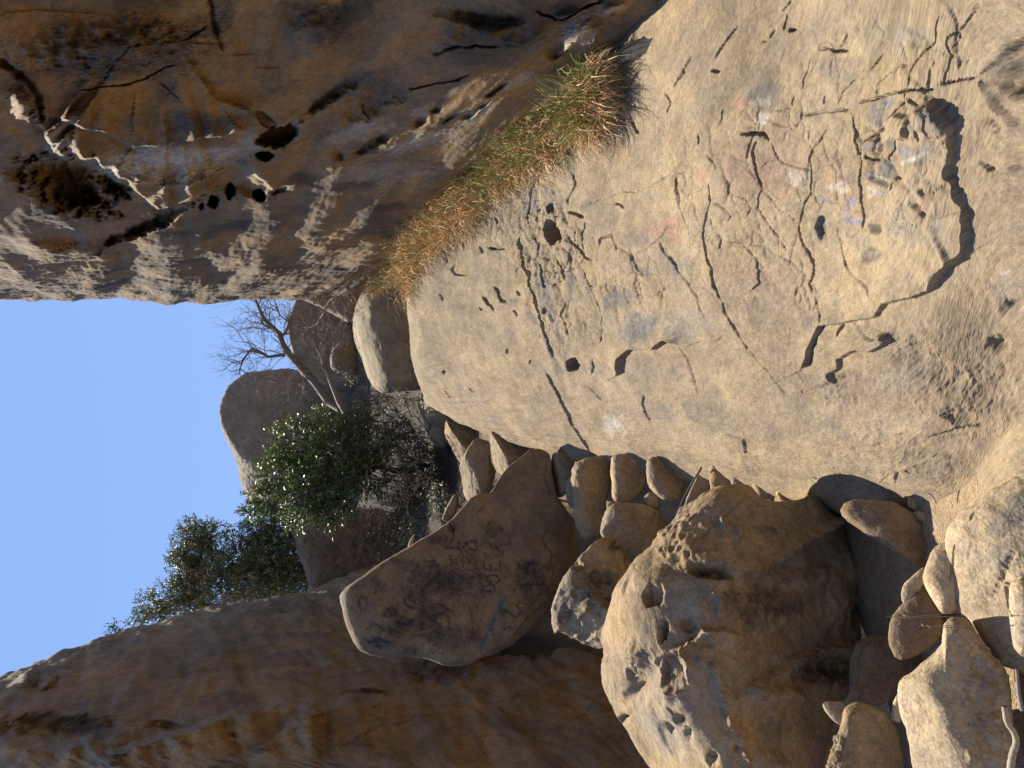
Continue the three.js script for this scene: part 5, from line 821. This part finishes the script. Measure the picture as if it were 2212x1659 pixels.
// leafy plant: twigs reach from the trunk into a crown made of measured clumps
function leafy(name, label, category, base, clumps, o) {
  const r = rng(o.seed), wood = new Bag(), crown = new Bag(), flower = new Bag(), hub = o.hub || base.clone();
  wood.tube(wander(base, hub, 5, 0.05, r), o.trunk, o.trunk * 0.7, o.bark, 6);
  for (const [px, py, d, rp] of clumps) {
    const C = at(px, py, d), R = rp * K * d, knot = C.clone().add(rv(r).multiplyScalar(R * 0.2));
    wood.tube(wander(hub, knot, 6, 0.08, r), o.trunk * 0.55, o.trunk * 0.2, o.bark, 5);
    const n = Math.round(o.dens * R * R);
    for (let i = 0; i < n; i++) {
      const v = rv(r); if (v.length() > 1 || v.length() < 0.05) { i--; continue; }
      const len = v.length(), q = v.clone().multiplyScalar(Math.pow(len, 0.45) / len * (0.82 + 0.3 * r()));   // more twigs near the outside, uneven outline
      q.multiplyScalar(R * (1 + 0.35 * N3(v.x * 2.2 + px, v.y * 2.2, v.z * 2.2 + py))); const tip = C.clone().add(q);
      const out = q.clone().normalize().add(new THREE.Vector3(0, 0.35, 0)).add(rv(r).multiplyScalar(0.5)).normalize();
      if (i % 3 === 0) wood.tube(wander(knot.clone().lerp(tip, 0.35), tip, 3, R * 0.06, r), o.trunk * 0.14, 0.003, o.bark, 3);
      const tone = 0.7 + 0.6 * r();
      for (let k = 0; k < o.per; k++) {
        const p = tip.clone().addScaledVector(out, (k / o.per - 0.6) * o.leaf * 2.4).addScaledVector(rv(r), o.leaf * 0.3), dir = out.clone().add(rv(r).multiplyScalar(0.9)).normalize(), nr = rv(r).add(new THREE.Vector3(0, 0.9, 0)).cross(dir).cross(dir).negate().normalize();
        const y = r(); crown.leaf(p, dir, nr, o.leaf * (0.7 + 0.6 * r()), o.leaf * o.slim * (0.8 + 0.4 * r()), [0, 1, 2].map(e => (o.c1[e] + (o.c2[e] - o.c1[e]) * y) * tone));
      }
      if (o.flower && len > 0.55 && r() < o.flower) for (let k = 0; k < 9; k++) flower.leaf(tip.clone().addScaledVector(out, o.leaf * (0.8 + k * 0.16)).addScaledVector(rv(r), 0.03), rv(r).normalize(), rv(r).normalize(), 0.045, 0.03, [0.30, 0.22, 0.11].map(e => e * (0.7 + 0.5 * r())));
    }
  }
  return plant(name, label, category, base, [['trunk', wood, woodMat], ['crown', crown, leafMat], ['flower_clusters', flower, dryMat]], o.group);
}
const BARK = [0.13, 0.105, 0.085], GREYBARK = [0.20, 0.18, 0.16];
leafy('green_bush', 'glossy green bush in the gully before the tall far rock', 'bush', at(880, 1010, 12).setY(2.7),
  [[640, 960, 12.2, 62], [605, 1020, 12.3, 56], [575, 1075, 12.3, 42], [680, 1050, 11.9, 74], [735, 975, 11.8, 74], [790, 1020, 11.6, 62], [720, 1095, 12.1, 50], [770, 920, 12, 46], [825, 960, 11.5, 38], [640, 1118, 12.4, 34], [545, 1105, 12.5, 24], [690, 910, 12.2, 34]],
  { seed: 31, trunk: 0.06, bark: BARK, dens: 1150, per: 7, leaf: 0.075, slim: 0.42, c1: [0.11, 0.16, 0.045], c2: [0.22, 0.28, 0.085], hub: at(800, 1010, 12) });
const treeGroup = 'trees on the crest of the rock wall';
leafy('crest_tree', 'bushy tree with tan flower tips standing highest against the sky', 'tree', at(520, 1270, 15.5).setY(4.4),
  [[425, 1150, 15.2, 36], [417, 1185, 15.2, 44], [392, 1205, 15.2, 28], [402, 1243, 15.2, 36], [440, 1215, 15.4, 40], [450, 1160, 15.3, 30], [425, 1265, 15.3, 36]],
  { seed: 32, trunk: 0.07, bark: BARK, dens: 1150, per: 7, leaf: 0.075, slim: 0.34, c1: [0.102, 0.138, 0.043], c2: [0.217, 0.246, 0.080], hub: at(440, 1230, 15.3), flower: 0.3, group: treeGroup });
leafy('crest_tree', 'broad dark tree on the crest next to the green bush', 'tree', at(640, 1290, 15).setY(4.2),
  [[525, 1200, 15, 66], [590, 1187, 14.8, 62], [640, 1190, 14.6, 48], [475, 1235, 15, 48], [555, 1260, 14.8, 48], [490, 1275, 15, 38], [622, 1250, 14.6, 42], [556, 1145, 15, 40], [600, 1140, 14.8, 38], [665, 1215, 14.6, 38], [560, 1292, 15.2, 34], [605, 1280, 15, 34], [645, 1268, 14.8, 32], [520, 1300, 15.2, 28], [680, 1240, 14.6, 26], [650, 1150, 14.7, 34], [575, 1225, 14.7, 55]],
  { seed: 33, trunk: 0.09, bark: BARK, dens: 1150, per: 7, leaf: 0.075, slim: 0.34, c1: [0.087, 0.123, 0.041], c2: [0.189, 0.225, 0.072], hub: at(580, 1230, 15), flower: 0.12, group: treeGroup });
leafy('crest_tree', 'low bushy tree leaning down the crest away from the gully', 'tree', at(420, 1330, 15.5).setY(5.4),
  [[330, 1308, 15.2, 32], [382, 1288, 15.2, 40], [306, 1336, 15.2, 22], [420, 1290, 15.1, 36], [355, 1325, 15.2, 28], [450, 1305, 15, 26]],
  { seed: 34, trunk: 0.06, bark: BARK, dens: 1150, per: 7, leaf: 0.075, slim: 0.34, c1: [0.102, 0.145, 0.043], c2: [0.225, 0.254, 0.087], hub: at(380, 1300, 15.2), flower: 0.3, group: treeGroup });
leafy('crest_shrub', 'tiny sprig of shrub alone on the crest against the sky', 'shrub', at(262, 1368, 14.5),
  [[246, 1354, 14.5, 11], [262, 1360, 14.5, 9], [238, 1362, 14.5, 7]],
  { seed: 35, trunk: 0.02, bark: BARK, dens: 900, per: 5, leaf: 0.07, slim: 0.34, c1: [0.04, 0.06, 0.02], c2: [0.08, 0.10, 0.035] });
leafy('shade_toned_shrub', 'low leafy shrub, coloured dark for the shade beneath the green bush', 'shrub', at(925, 1010, 10.9).setY(2.4),
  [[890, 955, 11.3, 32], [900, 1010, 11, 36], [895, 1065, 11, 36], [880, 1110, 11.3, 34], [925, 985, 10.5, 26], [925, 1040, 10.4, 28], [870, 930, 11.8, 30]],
  { seed: 40, trunk: 0.03, bark: BARK, dens: 1500, per: 6, leaf: 0.05, slim: 0.4, c1: [0.02, 0.024, 0.012], c2: [0.045, 0.048, 0.022] });  // leaf colours darkened to stand for the shade of the bush
leafy('grey_shrub', 'small grey green shrub rising behind the written boulder', 'shrub', at(1000, 1090, 9.4).setY(1.9),
  [[935, 1075, 9.5, 20], [950, 1055, 9.4, 18], [940, 1105, 9.5, 18], [965, 1085, 9.3, 20], [960, 1115, 9.4, 16]],
  { seed: 36, trunk: 0.02, bark: GREYBARK, dens: 2400, per: 6, leaf: 0.032, slim: 0.4, c1: [0.11, 0.115, 0.06], c2: [0.19, 0.185, 0.10] });
leafy('yellow_shrub', 'dry yellowish shrub between the two smooth pale rocks', 'shrub', at(905, 862, 10.4).setY(2.6),
  [[868, 852, 10.5, 20], [850, 868, 10.5, 18], [885, 872, 10.4, 16], [835, 880, 10.6, 14]],
  { seed: 37, trunk: 0.015, bark: GREYBARK, dens: 2600, per: 5, leaf: 0.03, slim: 0.25, c1: [0.15, 0.13, 0.05], c2: [0.30, 0.23, 0.09] });
leafy('fern_shrub', 'feathery pale green plant at the edge of the smooth domed rock', 'shrub', at(775, 815, 12.2),
  [[742, 808, 12.2, 14], [755, 825, 12.1, 13], [728, 800, 12.3, 9]],
  { seed: 39, trunk: 0.012, bark: GREYBARK, dens: 2600, per: 5, leaf: 0.04, slim: 0.2, c1: [0.10, 0.13, 0.05], c2: [0.18, 0.20, 0.09] });

// ---- leafless trees and dry brush
function twigs(bag, a, dir, len, rad, depth, r, c, bend = 0.5) {
  const n = 4, pts = [a.clone()], d = dir.clone(), p = a.clone();
  for (let i = 0; i < n; i++) { d.add(rv(r).multiplyScalar(bend)).normalize(); p.addScaledVector(d, len / n); pts.push(p.clone()); }
  bag.tube(pts, rad, rad * 0.45, c, depth > 1 ? 4 : 3);
  if (depth > 0) { const k = 2 + Math.floor(r() * 3); for (let i = 0; i < k; i++) { const q = pts[1 + Math.floor(r() * n)]; twigs(bag, q, d.clone().add(rv(r).multiplyScalar(0.9)).add(new THREE.Vector3(0, 0.15, 0)).normalize(), len * (0.45 + 0.35 * r()), Math.max(0.0025, rad * 0.5), depth - 1, r, c, bend); } }
}
const sheetPath = (s, d, a) => pl(s, a).map(([x, y], i, l) => at(x, y, Array.isArray(d) ? d[0] + (d[1] - d[0]) * i / (l.length - 1) : d));
function bare(name, label, base, limbs, o) {
  const r = rng(o.seed), trunk = new Bag(), branches = new Bag(), tw = new Bag(), lv = new Bag();
  limbs.forEach(([pts, r0, r1], i) => {
    (i ? branches : trunk).tube(pts, r0, r1, o.bark, 6);
    for (let k = 1; k < pts.length; k++) for (let m = 0; m < (o.m || 3); m++) { const a = pts[k - 1].clone().lerp(pts[k], r()), dir = pts[k].clone().sub(pts[k - 1]).normalize().add(rv(r).multiplyScalar(0.9)).normalize(); if (k > o.from || i) twigs(tw, a, dir, o.len * (0.5 + 0.7 * r()), o.tr, o.depth, r, o.tw); }
  });
  if (o.leaves) for (let i = 0; i < o.leaves; i++) { const k = Math.floor(r() * tw.n) * 3, p = new THREE.Vector3(tw.p[k], tw.p[k + 1], tw.p[k + 2]); lv.leaf(p, rv(r).normalize(), rv(r).normalize(), 0.05, 0.03, [0.30, 0.13, 0.045].map(e => e * (0.6 + 0.7 * r()))); }
  return plant(name, label, 'tree', base, [['trunk', trunk, woodMat], ['branch', branches, woodMat], ['twigs', tw, woodMat], ['dead_leaves', lv, dryMat]], 'leafless trees up the gully');
}
{
  const t1 = sheetPath('D', [13, 14], [2120, 960, 2050, 920, 1960, 800, 1860, 690, 1800, 625, 1760, 560, 1740, 500, 1690, 450, 1640, 400, 1610, 330, 1585, 270]);
  bare('bare_tree', 'leafless tree with a forked dark trunk reaching into the sky', t1[0], [[t1, 0.085, 0.02],
    [sheetPath('D', [13.6, 13.6], [1800, 625, 1740, 630, 1670, 640, 1610, 605, 1565, 590, 1525, 640, 1500, 690, 1490, 745]), 0.035, 0.008],
    [sheetPath('D', [13.7, 13.7], [1740, 500, 1700, 460, 1660, 450, 1625, 430, 1640, 400]), 0.03, 0.012],
    [sheetPath('D', [13.7, 13.9], [1745, 510, 1780, 490, 1800, 430, 1740, 380, 1710, 300, 1700, 250]), 0.022, 0.008],
    [sheetPath('D', [13.4, 13.3], [1960, 800, 1900, 800, 1830, 790, 1740, 805, 1690, 780]), 0.02, 0.006]],
    { seed: 51, bark: [0.17, 0.14, 0.12], tw: [0.20, 0.165, 0.14], len: 0.55, tr: 0.009, depth: 2, from: 4, m: 3 });
  const t2 = sheetPath('D', [12.6, 13], [2150, 990, 2110, 920, 2060, 800, 2030, 720, 2000, 640, 1970, 575]);
  bare('bare_tree', 'pale slim leafless trunk leaning over the brush', t2[0], [[t2, 0.055, 0.02], [sheetPath('D', [12.8, 12.8], [2040, 740, 2000, 700, 1960, 710]), 0.015, 0.006]],
    { seed: 52, bark: [0.26, 0.24, 0.22], tw: [0.22, 0.19, 0.17], len: 0.6, tr: 0.008, depth: 2, from: 3, m: 4, leaves: 30 });
  const t3 = sheetPath('M', [10.2, 12], [800, 590, 767, 615, 735, 635, 712, 650, 700, 675, 685, 700, 660, 712]);
  bare('bare_tree', 'crooked leafless stem with orange dead leaves beside the cliff foot', t3[0], [[t3, 0.03, 0.008], [sheetPath('M', [10.6, 11], [750, 625, 730, 585, 715, 565]), 0.014, 0.005], [sheetPath('M', [11, 11.4], [735, 635, 750, 670, 735, 700]), 0.014, 0.005]],
    { seed: 53, bark: [0.17, 0.12, 0.09], tw: [0.20, 0.15, 0.12], len: 0.5, tr: 0.006, depth: 2, from: 1, m: 4, leaves: 170 });
}
function brush(name, label, spots, o) {
  const r = rng(o.seed), bag = new Bag(), lv = new Bag(); let base = null;
  for (const [px, py, d, n] of spots) { const p = at(px, py, d); base ||= p.clone(); for (let i = 0; i < n; i++) twigs(bag, p.clone().add(rv(r).multiply(new THREE.Vector3(o.w, 0.05, o.w))), new THREE.Vector3((r() - 0.5) * 1.6, 1, (r() - 0.5) * 1.2).normalize(), o.len * (0.5 + 0.8 * r()), o.rad, 2, r, o.c.map(e => e * (0.7 + 0.6 * r())), 0.55); }
  for (let i = 0; i < (o.leaves || 0); i++) { const k = Math.floor(r() * bag.n) * 3; lv.leaf(new THREE.Vector3(bag.p[k], bag.p[k + 1], bag.p[k + 2]), rv(r).normalize(), rv(r).normalize(), 0.04, 0.022, o.lc.map(e => e * (0.6 + 0.7 * r()))); }
  return plant(name, label, 'shrub', base, [['twigs', bag, woodMat], ['dead_leaves', lv, dryMat]], 'dry brush in the gully');
}
brush('dry_brush', 'tangle of bare grey twigs between green bush and smooth domed rock', [[850, 900, 11.6, 16], [870, 930, 11.5, 16], [840, 870, 11.9, 12], [890, 950, 11.2, 12], [820, 850, 12.2, 12]], { seed: 61, len: 0.6, w: 0.35, rad: 0.007, c: [0.085, 0.075, 0.068] });
brush('dry_brush', 'scrub with sparse leaves, coloured dark for the shade below the green bush', [[905, 1010, 10.8, 22], [905, 1060, 10.7, 22], [890, 1110, 11, 20], [925, 980, 10.3, 18], [945, 1030, 9.8, 14], [930, 1090, 10.2, 14]], { seed: 62, len: 0.5, w: 0.4, rad: 0.006, c: [0.04, 0.034, 0.028], leaves: 1500, lc: [0.03, 0.033, 0.016] });  // twig and leaf colours lowered so the scrub reads as shaded
brush('dry_brush', 'thin bare twigs with a few orange leaves above the dry grass at the cliff foot', [[850, 560, 8.9, 8], [835, 530, 9.0, 8], [815, 585, 9.6, 8]], { seed: 63, len: 0.4, w: 0.2, rad: 0.004, c: [0.17, 0.14, 0.12], leaves: 90, lc: [0.30, 0.13, 0.05] });
brush('dry_brush', 'pale dead twigs among the trees on the crest', [[515, 1305, 14.6, 10], [540, 1303, 14.6, 10]], { seed: 64, len: 0.4, w: 0.3, rad: 0.006, c: [0.30, 0.26, 0.22] });

// ---- grass in the trough between slab and cliff
function grass(label, path, n, o) {
  const r = rng(o.seed), bag = new Bag(), P = path.map(a => at(...a));
  for (let i = 0; i < n; i++) {
    const u = r() * (P.length - 1), k = Math.min(P.length - 2, Math.floor(u)), p = P[k].clone().lerp(P[k + 1], u - k);
    p.x += (r() - 0.5) * o.w; p.z += (r() - 0.5) * 0.2; p.y += (r() - 0.3) * 0.06 - 0.03;
    const g = r() < o.green, dir = new THREE.Vector3((r() - 0.62) * (g ? 0.9 : 1.3), 1, (r() - 0.4) * 0.9).normalize();
    const t = 0.65 + 0.7 * r(), c = g ? [0.16 * t, 0.21 * t, 0.04 * t] : (r() < 0.5 ? [0.60 * t, 0.35 * t, 0.165 * t] : [0.64 * t, 0.47 * t, 0.25 * t]);
    bag.blade(p, dir, (g ? 1.15 : 0.85) * o.len * (0.5 + 0.75 * r()), 0.006 + 0.006 * r(), g ? 0.35 + 0.4 * r() : 0.5 + 0.9 * r(), c, r);
  }
  const m = new THREE.Mesh(bag.geo(P[0]), dryMat); m.position.copy(P[0]);
  return add(m, 'grass', label, 'grass', null, 'stuff');
}
grass('tallest green and straw coloured grass at the near end of the trough', [[1340, 178, 4.3], [1315, 215, 4.42], [1280, 245, 4.6]], 2100, { seed: 71, w: 0.26, len: 0.40, green: 0.2 });
grass('straw grass with green blades in the middle of the trough', [[1230, 275, 4.95], [1180, 300, 5.25], [1130, 335, 5.6], [1075, 380, 6.0]], 2600, { seed: 72, w: 0.34, len: 0.38, green: 0.2 });
grass('thick orange straw tuft where the trough reaches the far end of the slab', [[1050, 400, 6.2], [1000, 440, 6.7], [975, 470, 6.95]], 2600, { seed: 73, w: 0.42, len: 0.46, green: 0.08 });
grass('orange straw tuft at the far end of the trough', [[965, 480, 7.0], [930, 515, 7.5], [912, 555, 7.8], [905, 580, 8.0]], 2800, { seed: 74, w: 0.5, len: 0.52, green: 0.07 });
grass('dry yellow grass on the shoulder of the smooth domed rock', [[880, 575, 9.2], [835, 590, 9.8], [800, 610, 10.3]], 900, { seed: 75, w: 0.4, len: 0.26, green: 0.2 });

// ---- wood and debris
function stick(name, label, pts, r0, r1, c, category, group) { const b = new Bag(); b.tube(pts, r0, r1, c, 7); const m = new THREE.Mesh(b.geo(pts[0]), woodMat); m.position.copy(pts[0]); return add(m, name, label, category, group); }
const fine = (pts, n = 4) => new THREE.CatmullRomCurve3(pts).getPoints(pts.length * n);
stick('charred_log', 'charred black log in the crevice between slab and cliff', fine(sheetPath('M', [4.15, 3.3], [1345, 118, 1400, 100, 1460, 72, 1520, 40, 1590, 0])), 0.045, 0.07, [0.022, 0.019, 0.018], 'log');
stick('driftwood', 'weathered grey piece of wood lying along the charred log', fine(sheetPath('B', [4.2, 3.9], [1850, 320, 1930, 270, 2010, 225, 2080, 195, 2130, 210])), 0.018, 0.008, [0.16, 0.145, 0.13], 'wood');
stick('dead_branch', 'pale dead branch lying beside the broad rounded sunlit stone', fine(sheetPath('I', 2.06, [2090, 1275, 2105, 1370, 2150, 1440, 2163, 1500, 2142, 1570, 2130, 1640, 2125, 1720])), 0.007, 0.010, [0.34, 0.28, 0.20], 'branch');
stick('twig', 'grey twig standing between the cracked and the rounded sunlit stones', fine(sheetPath('I', 2.12, [2165, 1040, 2172, 1120, 2180, 1200, 2200, 1300])), 0.004, 0.006, [0.22, 0.20, 0.19], 'twig', 'twigs on the ground');
stick('twig', 'pale curved root piece lying on the soil beside the slab', fine(sheetPath('F', 2.55, [1975, 1330, 2010, 1370, 2050, 1385, 2110, 1360])), 0.010, 0.004, [0.36, 0.29, 0.20], 'twig', 'twigs on the ground');
stick('twig', 'short bleached twig on the sunlit soil by the pebble', fine(sheetPath('F', 2.75, [1620, 1490, 1650, 1520, 1665, 1560])), 0.004, 0.003, [0.38, 0.33, 0.26], 'twig', 'twigs on the ground');
stick('stick', 'thin dark stick leaning across the heap of stones', fine(sheetPath('F', [4.55, 4.75], [205, 1330, 150, 1420, 90, 1530, 40, 1650])), 0.007, 0.004, [0.07, 0.055, 0.045], 'stick');
stick('stump_splinter', 'pale splinter of wood upright behind the sloping edge of the written boulder', fine(sheetPath('H', 6.9, [500, 300, 505, 250, 525, 205])), 0.03, 0.006, [0.36, 0.30, 0.23], 'wood');
{
  const r = rng(81), mk = (label, a, b) => { const g = new Bag(); for (let i = 0; i < 2; i++) { const p = at(...a).add(rv(r).multiplyScalar(0.012)), q = at(...b).add(rv(r).multiplyScalar(0.02)); g.tube(wander(p, q, 6, 0.003, r), 0.0014, 0.0008, [0.35, 0.28, 0.18], 3); for (let k = 0; k < 6; k++) g.leaf(p.clone().lerp(q, 0.7 + 0.3 * r()), q.clone().sub(p).normalize().add(rv(r).multiplyScalar(0.6)).normalize(), rv(r).normalize(), 0.010, 0.004, [0.42, 0.34, 0.22]); } const m = new THREE.Mesh(g.geo(at(...a)), dryMat); m.position.copy(at(...a)); add(m, 'grass_stalk', label, 'grass', 'dry grass stalks by the sunlit stones'); };
  mk('thin dry grass stalks sticking out above the rounded sunlit stone', [2070, 1330, 2.2], [1925, 1340, 2.25]); mk('lower dry grass stalk beside the narrow curved stone', [2090, 1352, 2.2], [1998, 1364, 2.22]);
}

renderer.render(scene, camera);
